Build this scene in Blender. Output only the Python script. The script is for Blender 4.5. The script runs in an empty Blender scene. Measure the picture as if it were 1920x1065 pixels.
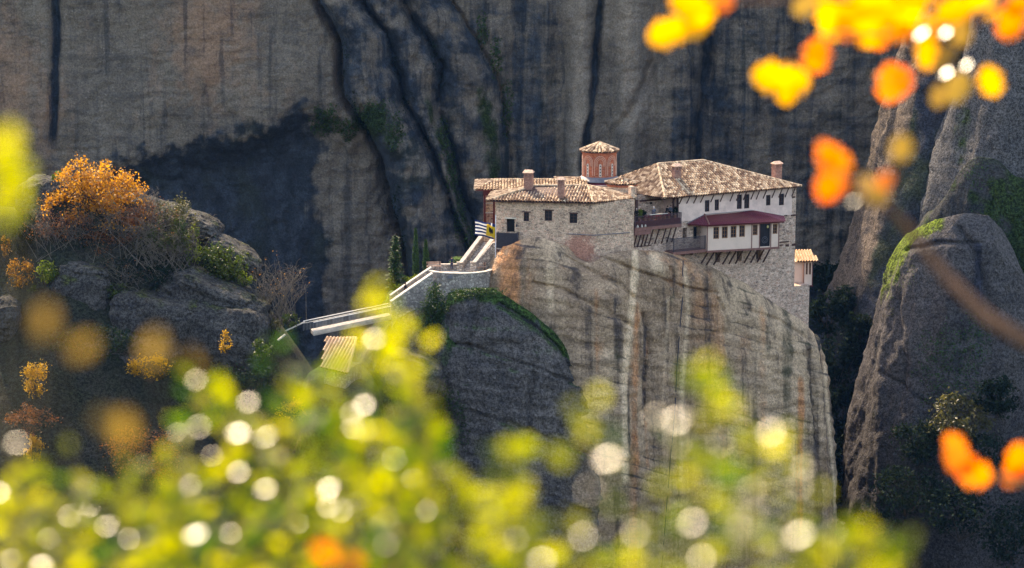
import bpy, bmesh, math, random
import numpy as np
from mathutils import Vector, Matrix, noise as mnoise

SC = bpy.context.scene
COL = SC.collection
# ------------------------------------------------------------------ camera, sky, sun, exposure
PITCH = math.radians(10.0)
FOCAL = 79.0
K = 36.0 / FOCAL / 1920.0
cam_d = bpy.data.cameras.new("camera")
cam = bpy.data.objects.new("camera", cam_d)
COL.objects.link(cam)
cam.rotation_euler = (math.radians(90) - PITCH, 0, 0)
cam_d.lens = FOCAL
cam_d.sensor_width = 36.0
cam_d.clip_start = 0.1
cam_d.clip_end = 6000
cam_d.dof.use_dof = True
cam_d.dof.focus_distance = 300
cam_d.dof.aperture_fstop = 2.8
cam_d.dof.aperture_blades = 0
SC.camera = cam

SUN_EL = math.radians(42)
SUN_AZ = math.radians(-26)            # from straight ahead (+Y), negative = to the left
SUN = Vector((math.sin(SUN_AZ) * math.cos(SUN_EL), math.cos(SUN_AZ) * math.cos(SUN_EL), math.sin(SUN_EL)))
world = bpy.data.worlds.new("World")
SC.world = world
world.use_nodes = True
wn = world.node_tree
bg = wn.nodes["Background"]
sky = wn.nodes.new("ShaderNodeTexSky")
sky.sky_type = 'NISHITA'
sky.sun_disc = False
sky.sun_elevation = SUN_EL
sky.sun_rotation = SUN_AZ
sky.air_density = 1.0
sky.dust_density = 1.5
wn.links.new(sky.outputs[0], bg.inputs[0])
bg.inputs[1].default_value = 0.15
sun_d = bpy.data.lights.new("sun", 'SUN')
sun_d.energy = 2.4
sun_d.angle = math.radians(0.5)
sun_d.color = (1.0, 0.9, 0.76)
sun = bpy.data.objects.new("sun", sun_d)
COL.objects.link(sun)
sun.rotation_euler = SUN.to_track_quat('Z', 'Y').to_euler()
SC.view_settings.view_transform = 'Standard'
SC.view_settings.look = 'None'
SC.view_settings.gamma = 1.0
SC.view_settings.exposure = 2.0
SC.view_settings.use_white_balance = True          # the camera's white balance, set for the shade
SC.view_settings.white_balance_temperature = 8300
SC.view_settings.white_balance_tint = 14
SC.cycles.use_denoising = True
SC.cycles.max_bounces = 6
SC.cycles.diffuse_bounces = 3
SC.cycles.glossy_bounces = 2
SC.cycles.transmission_bounces = 3
SC.cycles.caustics_reflective = False
SC.cycles.caustics_refractive = False
SC.cycles.sample_clamp_indirect = 4.0

# ------------------------------------------------------------------ measuring: photograph pixel -> point of the place
CP, SP = math.cos(PITCH), math.sin(PITCH)
def ray(px, py):
    x = (px - 960.0) * K
    v = -(py - 532.5) * K
    return (x, CP + v * SP, -SP + v * CP)
def P(px, py, Y):
    r = ray(px, py); k = Y / r[1]
    return Vector((r[0] * k, Y, r[2] * k))
def PZ(px, py, z):
    r = ray(px, py); k = z / r[2]
    return Vector((r[0] * k, r[1] * k, z))
def Pn(px, py, Y):
    px = np.asarray(px, float); py = np.asarray(py, float)
    x = (px - 960.0) * K; v = -(py - 532.5) * K
    k = Y / (CP + v * SP)
    return x * k, Y + 0 * px, (-SP + v * CP) * k
def pix(p):
    f = p[1] * CP - p[2] * SP
    u = p[1] * SP + p[2] * CP
    return 960 + p[0] / f / K, 532.5 - u / f / K

class Frame:
    """a vertical facade through two plan points; s runs along it, z up, d outwards"""
    def __init__(self, a, b):
        self.a = Vector((a[0], a[1])); d = Vector((b[0] - a[0], b[1] - a[1]))
        self.L = d.length; self.e = d / self.L
        self.n = Vector((self.e.y, -self.e.x))
    def pt(self, s, z, d=0.0):
        p = self.a + self.e * s + self.n * d
        return Vector((p.x, p.y, z))
    def sz(self, px, py, d=0.0):
        r = ray(px, py); o = self.a + self.n * d
        k = (o.x * self.n.x + o.y * self.n.y) / (r[0] * self.n.x + r[1] * self.n.y)
        q = Vector((r[0] * k, r[1] * k))
        return (q - o).dot(self.e), r[2] * k

# ------------------------------------------------------------------ numpy noise
_rng = np.random.default_rng(7)
_perm = _rng.permutation(256); _perm = np.concatenate([_perm, _perm, _perm])
_grad = _rng.normal(size=(256, 3)); _grad /= np.linalg.norm(_grad, axis=1)[:, None]
def pnoise(x, y, z):
    xi = np.floor(x).astype(int); yi = np.floor(y).astype(int); zi = np.floor(z).astype(int)
    xf, yf, zf = x - xi, y - yi, z - zi
    xi &= 255; yi &= 255; zi &= 255
    fd = lambda t: t * t * t * (t * (t * 6 - 15) + 10)
    u, v, w = fd(xf), fd(yf), fd(zf)
    def g(dx, dy, dz):
        h = _perm[_perm[_perm[xi + dx] + yi + dy] + zi + dz]
        G = _grad[h]
        return G[..., 0] * (xf - dx) + G[..., 1] * (yf - dy) + G[..., 2] * (zf - dz)
    l = lambda a, b, t: a + t * (b - a)
    return l(l(l(g(0,0,0), g(1,0,0), u), l(g(0,1,0), g(1,1,0), u), v),
             l(l(g(0,0,1), g(1,0,1), u), l(g(0,1,1), g(1,1,1), u), v), w) * 1.6
def fbm(x, y, z, o=4, gain=0.5, lac=2.03):
    r = 0; a = 1.0; t = 0
    for i in range(o):
        r = r + a * pnoise(x + 13.7 * i, y - 7.1 * i, z + 3.3 * i); t += a
        a *= gain; x = x * lac; y = y * lac; z = z * lac
    return r / t
def ridged(x, y, z, o=4):
    r = 0; a = 1.0; t = 0
    for i in range(o):
        r = r + a * (1 - 2 * np.abs(pnoise(x + 5.1 * i, y + 9.2 * i, z))); t += a
        a *= .5; x = x * 2.1; y = y * 2.1; z = z * 2.1
    return r / t
def sstep(a, b, x):
    t = np.clip((x - a) / (b - a), 0, 1); return t * t * (3 - 2 * t)

# ------------------------------------------------------------------ objects
def tag(o, label=None, cat=None, group=None, kind=None):
    if label: o["label"] = label
    if cat: o["category"] = cat
    if group: o["group"] = group
    if kind: o["kind"] = kind
    return o
def root(name, loc, label, cat, group=None):
    o = bpy.data.objects.new(name, None)
    o.empty_display_size = 0.5
    COL.objects.link(o); o.location = Vector(loc)
    return tag(o, label, cat, group)
ROOTLOC = {}
def worldloc(o):
    v = Vector((0, 0, 0))
    while o is not None:
        v += o.location; o = o.parent
    return v
def link_mesh(name, me, mat, parent=None, origin=None):
    """vertices are given in world space; the object's origin goes to the parent's root (or to `origin`)"""
    o = bpy.data.objects.new(name, me); COL.objects.link(o)
    if parent is not None:
        w = worldloc(parent); me.transform(Matrix.Translation(-w)); o.parent = parent
    elif origin is not None:
        me.transform(Matrix.Translation(-Vector(origin))); o.location = Vector(origin)
    if mat is not None:
        for m in (mat if isinstance(mat, (list, tuple)) else [mat]): me.materials.append(m)
    return o
def np_mesh(name, V, F, mat, parent=None, origin=None, smooth=True, attrs=None):
    """fast mesh from numpy arrays; F is (n,4) or (n,3)"""
    me = bpy.data.meshes.new(name)
    V = np.asarray(V, np.float32); F = np.asarray(F, np.int32)
    n, k = F.shape
    me.vertices.add(len(V)); me.vertices.foreach_set("co", V.ravel())
    me.loops.add(n * k); me.loops.foreach_set("vertex_index", F.ravel())
    me.polygons.add(n)
    me.polygons.foreach_set("loop_start", np.arange(0, n * k, k, dtype=np.int32))
    me.polygons.foreach_set("loop_total", np.full(n, k, np.int32))
    me.polygons.foreach_set("use_smooth", np.full(n, smooth, bool))
    for an, ar in (attrs or {}).items():
        a = me.attributes.new(an, 'FLOAT_COLOR', 'POINT')
        c = np.zeros((len(V), 4), np.float32); ar = np.asarray(ar, np.float32); c[:, :ar.shape[1]] = ar
        a.data.foreach_set("color", c.ravel())
    me.update(calc_edges=True); me.validate()
    return link_mesh(name, me, mat, parent, origin)
def grid_faces(nv, nu, wrap=False):
    j = np.arange(nu if wrap else nu - 1); i = np.arange(nv - 1)
    J, I = np.meshgrid(j, i); J2 = (J + 1) % nu
    return np.stack([I * nu + J, I * nu + J2, (I + 1) * nu + J2, (I + 1) * nu + J], -1).reshape(-1, 4)
def grid_obj(name, X, Y, Z, mat, wrap=False, mask=None, **kw):
    nv, nu = X.shape
    V = np.stack([X, Y, Z], -1).reshape(-1, 3)
    at = {"mask": mask.reshape(-1, mask.shape[-1])} if mask is not None else None
    F = grid_faces(nv, nu, wrap)
    if kw.pop("flip", False): F = F[:, ::-1]
    return np_mesh(name, V, F, mat, attrs=at, **kw)

class MB:
    """collects boxes, bars, tubes and quads into ONE mesh"""
    def __init__(self): self.v = []; self.f = []; self.sm = []
    def add(self, vs, fs, smooth=False):
        b = len(self.v); self.v += [tuple(p) for p in vs]
        self.f += [tuple(i + b for i in f) for f in fs]; self.sm += [smooth] * len(fs)
    def quad(self, a, b, c, d): self.add([a, b, c, d], [(0, 1, 2, 3)])
    def poly(self, pts): self.add(pts, [tuple(range(len(pts)))])
    def prism(self, pts, vec):
        n = len(pts); vec = Vector(vec)
        top = [Vector(p) + vec for p in pts]
        fs = [tuple(range(n))[::-1], tuple(range(n, 2 * n))] + [(i, (i + 1) % n, n + (i + 1) % n, n + i) for i in range(n)]
        self.add(list(pts) + top, fs)
    def box(self, fr, s0, s1, z0, z1, d0, d1):
        self.prism([fr.pt(s0, z0, d0), fr.pt(s1, z0, d0), fr.pt(s1, z0, d1), fr.pt(s0, z0, d1)], (0, 0, z1 - z0))
    def bar(self, p, q, w, h=None, up=(0, 0, 1)):
        p = Vector(p); q = Vector(q); h = w if h is None else h
        t = (q - p).normalized(); up = Vector(up)
        a = t.cross(up)
        if a.length < 1e-3: a = t.cross(Vector((1, 0, 0)))
        a.normalize(); b = a.cross(t).normalized()
        a *= w / 2; b *= h / 2
        c = [p - a - b, p + a - b, p + a + b, p - a + b]
        self.prism(c, q - p)
    def tube(self, pts, r, n=8, caps=True):
        pts = [Vector(p) for p in pts]; rs = r if isinstance(r, (list, tuple)) else [r] * len(pts)
        vs = []; fs = []
        ref = Vector((0.13, 0.31, 0.94))
        for i, p in enumerate(pts):
            t = (pts[min(i + 1, len(pts) - 1)] - pts[max(i - 1, 0)]).normalized()
            a = t.cross(ref)
            if a.length < .05: a = t.cross(Vector((1, 0, 0)))
            a.normalize(); b = t.cross(a)
            for k in range(n):
                an = 2 * math.pi * k / n
                vs.append(p + (a * math.cos(an) + b * math.sin(an)) * rs[i])
        for i in range(len(pts) - 1):
            for k in range(n):
                fs.append((i * n + k, i * n + (k + 1) % n, (i + 1) * n + (k + 1) % n, (i + 1) * n + k))
        if caps: fs += [tuple(range(n))[::-1], tuple(range((len(pts) - 1) * n, len(pts) * n))]
        self.add(vs, fs, True)
    def lathe(self, c, prof, n=24, a0=0.0):
        c = Vector(c); vs = []; fs = []
        for r, z in prof:
            for k in range(n):
                an = a0 + 2 * math.pi * k / n
                vs.append((c.x + r * math.cos(an), c.y + r * math.sin(an), c.z + z))
        for i in range(len(prof) - 1):
            for k in range(n):
                fs.append((i * n + k, i * n + (k + 1) % n, (i + 1) * n + (k + 1) % n, (i + 1) * n + k))
        fs += [tuple(range(n))[::-1], tuple(range((len(prof) - 1) * n, len(prof) * n))]
        self.add(vs, fs)
    def build(self, name, mat, parent=None, origin=None, label=None):
        me = bpy.data.meshes.new(name)
        me.from_pydata(self.v, [], self.f)
        me.polygons.foreach_set("use_smooth", self.sm)
        me.update()
        o = link_mesh(name, me, mat, parent, origin)
        if label: o["label"] = label
        return o

# ------------------------------------------------------------------ materials
class NT:
    def __init__(self, name):
        self.m = bpy.data.materials.new(name); self.m.use_nodes = True
        self.t = self.m.node_tree; self.t.nodes.clear()
        self.out = self.t.nodes.new("ShaderNodeOutputMaterial")
        tc = self.t.nodes.new("ShaderNodeTexCoord"); self.co = tc.outputs["Object"]
    def n(self, typ, ins=None, **props):
        nd = self.t.nodes.new("ShaderNode" + typ)
        for k, v in props.items(): setattr(nd, k, v)
        for k, v in (ins or {}).items(): self.set(nd.inputs[k], v)
        return nd
    def set(self, sock, v):
        if isinstance(v, bpy.types.NodeSocket): self.t.links.new(v, sock)
        elif isinstance(v, bpy.types.Node): self.t.links.new(v.outputs[0], sock)
        else:
            if isinstance(v, tuple) and len(v) == 3 and sock.type == 'RGBA': v = v + (1,)
            sock.default_value = v
    def scaled(self, s, vec=None):
        return self.n("Mapping", {"Vector": vec or self.co, "Scale": s if isinstance(s, tuple) else (s, s, s)}).outputs[0]
    def noise(self, s, detail=4, rough=.55, vec=None, dist=0.0):
        return self.n("TexNoise", {"Vector": self.scaled(s, vec), "Scale": 1.0, "Detail": detail, "Roughness": rough, "Distortion": dist}).outputs[0]
    def math(self, op, a, b=0.0, c=None, clamp=False):
        nd = self.n("Math", operation=op, use_clamp=clamp)
        self.set(nd.inputs[0], a); self.set(nd.inputs[1], b)
        if c is not None: self.set(nd.inputs[2], c)
        return nd.outputs[0]
    def ramp(self, v, a, b, lo=0.0, hi=1.0):
        nd = self.n("MapRange", {"Value": v, "From Min": a, "From Max": b, "To Min": lo, "To Max": hi}, interpolation_type='SMOOTHSTEP')
        return nd.outputs[0]
    def mix(self, f, a, b, mode='MIX'):
        nd = self.n("Mix", data_type='RGBA', blend_type=mode)
        self.set(nd.inputs["Factor"], f); self.set(nd.inputs[6], a); self.set(nd.inputs[7], b)
        return nd.outputs[2]
    def attr(self, name):
        a = self.n("Attribute", attribute_name=name)
        s = self.n("SeparateColor", {0: a.outputs["Color"]})
        return a, s.outputs[0], s.outputs[1], s.outputs[2]
    def bsdf(self, col, rough=.9, bump=None, bstr=.5, bdist=.1, spec=.3, metal=0.0):
        b = self.n("BsdfPrincipled", {"Base Color": col, "Roughness": rough, "Specular IOR Level": spec, "Metallic": metal})
        if bump is not None:
            bp = self.n("Bump", {"Height": bump, "Strength": bstr, "Distance": bdist})
            self.t.links.new(bp.outputs[0], b.inputs["Normal"])
        self.t.links.new(b.outputs[0], self.out.inputs[0])
        return b

def mat_rock(name, c1, c2, cdark, cwarm, cmoss, streak=.6, grain=.35, strata=.35, topmoss=0.0, warmstreak=0.0, zstr=.03, blotch=.5, beds=.6):
    m = NT(name)
    att, R, G, B = m.attr("mask"); AL = att.outputs['Alpha']
    big = m.noise((.07, .07, .05), 5, .6)
    med = m.noise((.35, .35, .25), 6, .65)
    stk = m.noise((.55, .55, zstr), 7, .62, dist=.3)
    stk2 = m.noise((.16, .16, zstr * .4), 5, .6, dist=.5)
    str_ = m.noise((.05, .05, .75), 5, .6)
    g1 = m.noise(2.6, 3, .8)
    g2 = m.noise(6.0, 2, .8)
    blo = m.noise((.16, .16, .40), 6, .6, dist=.2)
    vor = m.n("TexVoronoi", {"Vector": m.scaled(1.1), "Scale": 1.0, "Randomness": 1.0})
    peb = m.ramp(vor.outputs["Distance"], .12, .26, 1, 0)
    col = m.mix(m.ramp(big, .35, .65), c1, c2)
    col = m.mix(m.math('MULTIPLY', peb, .3), col, tuple(min(1, x * 1.6 + .02) for x in c2))
    if warmstreak:
        w = m.math('MULTIPLY', m.ramp(stk2, .52, .66), m.ramp(med, .3, .7, .5, 1))
        col = m.mix(m.math('MULTIPLY', w, warmstreak), col, cwarm)
    wm = m.ramp(m.math('ADD', B, m.math('MULTIPLY', m.math('SUBTRACT', med, .5), .9)), .3, .75)
    col = m.mix(wm, col, cwarm)
    dk = m.math('MULTIPLY', m.ramp(stk, .5, .68), streak)
    col = m.mix(dk, col, cdark)
    lt = m.math('MULTIPLY', m.ramp(stk, .44, .28), streak * .45)
    col = m.mix(lt, col, tuple(min(1, x * 1.3) for x in c2))
    col = m.mix(m.math('MULTIPLY', m.ramp(str_, .54, .66), strata), col, cdark)
    cdv = m.mix(m.ramp(med, .4, .68), cdark, tuple(x * 2.0 + .004 for x in cdark))
    cdv = m.mix(m.math('MULTIPLY', m.ramp(big, .5, .62), .6), cdv, tuple(x * .5 + y * .5 for x, y in zip(cdark, cmoss)))
    col = m.mix(m.math('MULTIPLY', m.ramp(blo, .53, .66), blotch), col, tuple(x * .35 + y * .65 for x, y in zip(c1, cdark)))
    col = m.mix(m.math('MULTIPLY', m.ramp(blo, .45, .3), blotch * .8), col, tuple(min(1, x * 1.25) for x in c2))
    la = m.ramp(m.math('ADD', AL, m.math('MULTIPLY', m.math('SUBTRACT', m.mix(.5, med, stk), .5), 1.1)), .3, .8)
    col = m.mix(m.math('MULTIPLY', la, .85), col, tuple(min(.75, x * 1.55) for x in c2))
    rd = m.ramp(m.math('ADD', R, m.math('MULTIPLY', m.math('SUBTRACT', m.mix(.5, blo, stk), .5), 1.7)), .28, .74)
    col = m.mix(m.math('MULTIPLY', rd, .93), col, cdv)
    gm = m.ramp(m.math('ADD', G, m.math('MULTIPLY', m.math('SUBTRACT', med, .5), 1.2)), .35, .7)
    if topmoss:
        nz = m.n("SeparateXYZ", {0: m.n("NewGeometry").outputs["Normal"]}).outputs[2]
        tm = m.ramp(m.math('ADD', nz, m.math('MULTIPLY', m.math('SUBTRACT', med, .5), .9)), .45, .8)
        gm = m.math('MAXIMUM', gm, m.math('MULTIPLY', tm, topmoss))
    col = m.mix(gm, col, m.mix(m.ramp(g1, .35, .65), tuple(x * .6 for x in cmoss), tuple(min(1, x * 1.5) for x in cmoss)))
    gg = m.math('ADD', m.math('MULTIPLY', g1, .6), m.math('MULTIPLY', g2, .4))
    sp = m.ramp(gg, .40, .60, 1 - grain, 1 + grain * 1.5)
    col = m.mix(1.0, col, m.n("CombineXYZ", {0: sp, 1: sp, 2: sp}).outputs[0], 'MULTIPLY')
    h = m.math('ADD', m.math('MULTIPLY', gg, .5), m.math('ADD', m.math('MULTIPLY', med, 1.2), m.math('MULTIPLY', str_, beds)))
    h = m.math('ADD', h, m.math('MULTIPLY', blo, 1.0))
    h = m.math('ADD', h, m.math('MULTIPLY', peb, .2))
    m.bsdf(col, .95, h, .75, .55, spec=.15)
    return m.m

def mat_simple(name, col, rough=.8, var=.25, scale=3.0, spec=.3, bump=0.0, metal=0.0):
    m = NT(name)
    n = m.noise(scale, 5, .65)
    c = m.mix(m.ramp(n, .3, .7), tuple(x * (1 - var) for x in col), tuple(min(1, x * (1 + var)) for x in col))
    m.bsdf(c, rough, n if bump else None, bump, .03, spec=spec, metal=metal)
    return m.m

def mat_masonry(name, cols, mortar, size=(2.0, 2.0, 3.6), grain=.3, brick=None, bump=.6, mw=.09):
    m = NT(name)
    v = m.scaled(size)
    wob = m.n("TexNoise", {"Vector": m.co, "Scale": 2.5, "Detail": 2})
    vv = m.n("VectorMath", {0: v, 1: m.n("VectorMath", {0: wob.outputs["Color"], "Scale": .35}, operation='SCALE').outputs[0]}, operation='ADD').outputs[0]
    vc = m.n("TexVoronoi", {"Vector": vv, "Scale": 1.0})
    ve = m.n("TexVoronoi", {"Vector": vv, "Scale": 1.0}, feature='DISTANCE_TO_EDGE')
    s = m.n("SeparateColor", {0: vc.outputs["Color"]})
    cr = m.n("ValToRGB", {0: s.outputs[0]}); cr.color_ramp.interpolation = 'CONSTANT'
    el = cr.color_ramp.elements
    for i, c in enumerate(cols):
        if i < 2: e = el[i]
        else: e = el.new(i / len(cols))
        e.position = i / len(cols); e.color = c + (1,)
    col = m.mix(m.ramp(ve.outputs["Distance"], mw * .6, mw * 1.5, 1, 0), cr.outputs[0], mortar)
    big = m.noise(.25, 5, .65)
    col = m.mix(m.ramp(big, .45, .7, 0, .45), col, mortar)
    med = m.noise(1.1, 5, .7)
    if brick:
        for (c, r, bc) in brick:
            d = m.n("VectorMath", {0: m.co, 1: c}, operation='DISTANCE').outputs["Value"]
            f = m.ramp(m.math('ADD', d, m.math('MULTIPLY', m.math('SUBTRACT', med, .5), r * 2.2)), r * .55, r * 1.1, .8, 0)
            col = m.mix(f, col, bc)
    g1 = m.noise(6.0, 3, .8)
    sp = m.math('MULTIPLY', m.ramp(g1, .34, .66, 1 - grain, 1 + grain), m.ramp(med, .3, .7, .8, 1.15))
    col = m.mix(1.0, col, m.n("CombineXYZ", {0: sp, 1: sp, 2: sp}).outputs[0], 'MULTIPLY')
    h = m.math('ADD', m.ramp(ve.outputs["Distance"], 0, mw * 2), m.math('MULTIPLY', g1, .5))
    m.bsdf(col, .92, h, bump, .08, spec=.2)
    return m.m

def mat_tile(name, cols, dark):
    m = NT(name)
    _, R, G, B = m.attr("tile")
    cr = m.n("ValToRGB", {0: R}); el = cr.color_ramp.elements
    for i, c in enumerate(cols):
        e = el[i] if i < 2 else el.new(.5)
        e.position = i / (len(cols) - 1); e.color = c + (1,)
    n = m.noise(4.0, 4, .7)
    col = m.mix(m.ramp(n, .45, .75, 0, .6), cr.outputs[0], dark)
    m.bsdf(col, .85, n, .3, .03, spec=.25)
    return m.m

def mat_leaf(name, c1, c2, trans=.45, rough=.45, spec=.5, scale=.6, tint=None):
    """thin leaf: diffuse + translucent with a waxy sheen; per-leaf variation through the `leaf` attribute"""
    m = NT(name)
    _, R, G, B = m.attr("leaf")
    col = m.mix(R, c1, c2)
    if tint: col = m.mix(m.ramp(G, .8, .95), col, tint)
    b = m.n("BsdfPrincipled", {"Base Color": col, "Roughness": rough, "Specular IOR Level": spec})
    tcol = m.mix(1.0, col, (1.6, 1.5, .9), 'MULTIPLY')
    t = m.n("BsdfTranslucent", {"Color": tcol})
    mx = m.n("MixShader", {0: trans, 1: b.outputs[0], 2: t.outputs[0]})
    m.t.links.new(mx.outputs[0], m.out.inputs[0])
    return m.m
# ================================================================== ROCK
M = {}
M['cliff'] = mat_rock('cliff_rock', (.115, .098, .08), (.175, .148, .118), (.014, .021, .030), (.235, .15, .10), (.018, .030, .008), streak=.55, grain=.24, strata=.25, zstr=.03, blotch=.4, beds=.3)
M['pillar'] = mat_rock('pillar_rock', (.285, .19, .12), (.50, .355, .23), (.055, .043, .040), (.52, .23, .10), (.09, .11, .03), streak=.85, grain=.27, strata=.25, blotch=.28, warmstreak=.6, zstr=.018)
M['lobe'] = mat_rock('lobe_rock', (.08, .072, .068), (.13, .115, .105), (.03, .031, .037), (.2, .13, .09), (.025, .05, .012), streak=.35, grain=.5, strata=.35, topmoss=.8)
M['mossy'] = mat_rock('mossy_rock', (.050, .046, .046), (.072, .066, .064), (.016, .018, .026), (.2, .14, .09), (.06, .085, .008), streak=.3, grain=.5, strata=.0, topmoss=.0, beds=.05)
M['boulder'] = mat_rock('boulder_rock', (.034, .032, .032), (.07, .064, .058), (.012, .014, .019), (.2, .14, .09), (.035, .04, .010), streak=.25, grain=.55, strata=.4, topmoss=.1)
M['tower'] = mat_rock('tower_rock', (.075, .058, .046), (.11, .085, .066), (.009, .013, .021), (.2, .14, .09), (.05, .07, .012), streak=.5, grain=.5, strata=.0, topmoss=.0, beds=.05)

M['mossdark2'] = mat_rock('speckled_tower_rock', (.06, .058, .058), (.085, .082, .08), (.014, .018, .025), (.2, .14, .09), (.022, .034, .010), streak=.3, grain=.6, strata=.0, beds=.05)
M['mossdark'] = mat_rock('dark_mossy_rock', (.032, .032, .033), (.048, .046, .046), (.008, .011, .016), (.2, .14, .09), (.016, .028, .008), streak=.3, grain=.5, strata=.0, topmoss=.5, beds=.05)

def lineat(pts, y):
    """pts: list of (px, py); px of the polyline at every py"""
    a = np.array(pts, float)
    return np.interp(y, a[:, 1], a[:, 0])

# ---- the great cliff behind: a wall with an overhang, folded buttresses, fluted right side
nu, nv = 760, 520
px = np.linspace(-160, 2080, nu); py = np.linspace(-330, 1250, nv)
PX, PY = np.meshgrid(px, py)
wig = 9 * fbm(PX * .006, PY * .006, 0 * PX + 3, 3) + 7 * fbm(PX * .03, PY * .022, 0 * PX + 43, 4)
PXw = PX + wig
Lines = [
    [(575, -330), (610, 0), (650, 70), (653, 170), (690, 225), (725, 290), (748, 390), (768, 480), (790, 700), (800, 1250)],
    [(640, -330), (682, 0), (727, 55), (742, 125), (765, 190), (790, 225), (826, 300), (850, 375), (880, 450), (920, 700), (940, 1250)],
    [(715, -330), (760, 0), (800, 65), (828, 120), (822, 180), (850, 280), (862, 340), (905, 470), (950, 700), (960, 1250)],
    [(780, -330), (845, 0), (895, 80), (932, 140), (950, 225), (952, 335), (958, 480), (975, 1250)],
]
LX = [lineat(l, PY) for l in Lines]
rel = np.zeros_like(PX)
# left wall and its overhang
ovl = lineat([(330, -200), (330, 0)], PY) * 0
ovy = np.interp(PX, [-160, 100, 180, 260, 380, 490, 530, 560, 600, 660], [520, 420, 335, 288, 262, 236, 222, 200, 190, 210])
ovy = ovy + 9 * fbm(PX * .02, PX * 0, PX * 0 + 1, 3)
under = sstep(-20, 70, PY - ovy + 12 * fbm(PX * .03, PY * .03, PX * 0 + 31, 3))
leftm = sstep(20, -20, PXw - LX[0])
rel += leftm * (12 - 5.0 * under + 2.5 * fbm(PX * .004, PY * .004, PX * 0, 4))
# black water groove on the far left
gx = 126 + 5 * fbm(PY * .01, PY * 0, PY * 0, 2)
groove = np.exp(-((PX - gx) / 9.0) ** 2) * sstep(300, 215, PY)
rel -= 2.5 * groove
# folded ribs
hs = [11, 9, 9]; bs = [10.5, 7.5, 5.5]
ribm = np.zeros_like(PX); ribt = np.zeros_like(PX)
for i in range(3):
    t = (PXw - LX[i]) / np.maximum(LX[i + 1] - LX[i], 8)
    ins = (t >= 0) & (t < 1)
    tt = np.clip(t, 0, 1)
    prof = np.sin(np.pi * tt ** .75) ** .85
    rel = np.where(ins, bs[i] + hs[i] * prof * .55 - .2 * np.exp(-tt * 10) - .5 * np.exp(-(1 - tt) * 10) + 1.5 * fbm(PX * .02 - PY * .012, PY * .006, PX * 0 + i, 4), rel)
    ribm = np.where(ins, i + 1, ribm); ribt = np.where(ins, tt, ribt)
# right side: soft columns and dark grooves
right = sstep(-12, 12, PXw - LX[3])
cols = [([(963, -330), (962, 0), (963, 300)], 8, 1.2), ([(1052, -330), (1060, 0), (1046, 330), (1046, 1250)], 26, 1.6),
        ([(1130, -330), (1124, 0), (1119, 90), (1106, 200), (1095, 290), (1090, 1250)], 8, 3.2),
        ([(1240, -330), (1232, 0), (1226, 110), (1190, 180), (1148, 240), (1138, 300), (1130, 1250)], 10, 1.8),
        ([(1318, -330), (1322, 0), (1326, 100), (1312, 200), (1305, 290), (1300, 1250)], 10, 2.8),
        ([(1500, -330), (1492, 0), (1475, 180), (1462, 300), (1470, 1250)], 14, 1.6)]
r2 = 4 + 0 * PX
for pts, w, d in cols:
    r2 = r2 - d * (.35 + .9 * np.clip(.5 + fbm(PX * .002, PY * .012, PX * 0 + w, 3), 0, 1)) * np.exp(-((PXw - lineat(pts, PY)) / w) ** 2)
r2 += 4.0 * np.exp(-((PXw - 1088) / 26) ** 2) + 5.5 * np.exp(-((PXw - 1175) / 45) ** 2) + 4.5 * np.exp(-((PXw - 1260) / 40) ** 2)
r2 += 3.5 * sstep(1330, 1450, PX) - 2.0 * sstep(1000, 1046, PX) * 0
r2 += 3.0 * fbm(PX * .02, PY * .0022, PX * 0 + 9, 4) * sstep(1500, 1350, PX) + 1.2 * fbm(PX * .008, PY * .008, PX * 0 + 4, 4)
rel = rel * (1 - right) + right * r2
rel += .55 * fbm(PX * .035, PY * .02, PX * 0 + 7, 5) + .35 * ridged(PX * .03, PY * .05, PX * 0 + 2, 4)
rel += 1.5 * fbm(PX * .045, PY * .03, PX * 0 + 91, 4) * np.exp(-((PX - 780) / 170) ** 2)
rel += sstep(560, 1200, PY) * 14
X0, Y0, Z0 = Pn(PX, PY, 432.0)
mk = np.zeros(PX.shape + (3,))
nz = fbm(PX * .02, PY * .02, PX * 0 + 21, 4)
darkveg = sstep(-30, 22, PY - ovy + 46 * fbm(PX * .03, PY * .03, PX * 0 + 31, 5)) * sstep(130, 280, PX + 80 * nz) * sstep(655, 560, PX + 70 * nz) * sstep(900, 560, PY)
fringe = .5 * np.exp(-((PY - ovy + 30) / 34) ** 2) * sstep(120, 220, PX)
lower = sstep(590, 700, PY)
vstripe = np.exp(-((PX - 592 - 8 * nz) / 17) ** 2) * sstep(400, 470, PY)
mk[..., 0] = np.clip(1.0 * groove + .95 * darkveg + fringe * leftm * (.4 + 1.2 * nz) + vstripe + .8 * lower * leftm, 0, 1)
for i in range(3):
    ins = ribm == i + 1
    mk[..., 0] = np.where(ins, np.clip((.85 * np.exp(-ribt * 2.6) + .5 * np.exp(-(1 - ribt) * 6)) * (.8 + .9 * fbm(PX * .01, PY * .012, PX * 0 + 77, 4)) + .30 + .6 * nz, 0, 1), mk[..., 0])  # paints the folds' shade: darker towards each rib's creases, over random lichen
    mk[..., 1] = np.where(ins, np.clip((.6 if i != 0 else .25) * np.exp(-((ribt - .72) / .2) ** 2) * sstep(100, 200, PY) * sstep(520, 380, PY) * 1.1, 0, 1), mk[..., 1])
mk[..., 1] = np.maximum(mk[..., 1], .8 * np.exp(-((PX - 700) / 45) ** 2 - ((PY - 215) / 45) ** 2))
mk[..., 1] = np.maximum(mk[..., 1], .5 * np.exp(-((PX - 610) / 40) ** 2 - ((PY - 240) / 60) ** 2))
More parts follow.
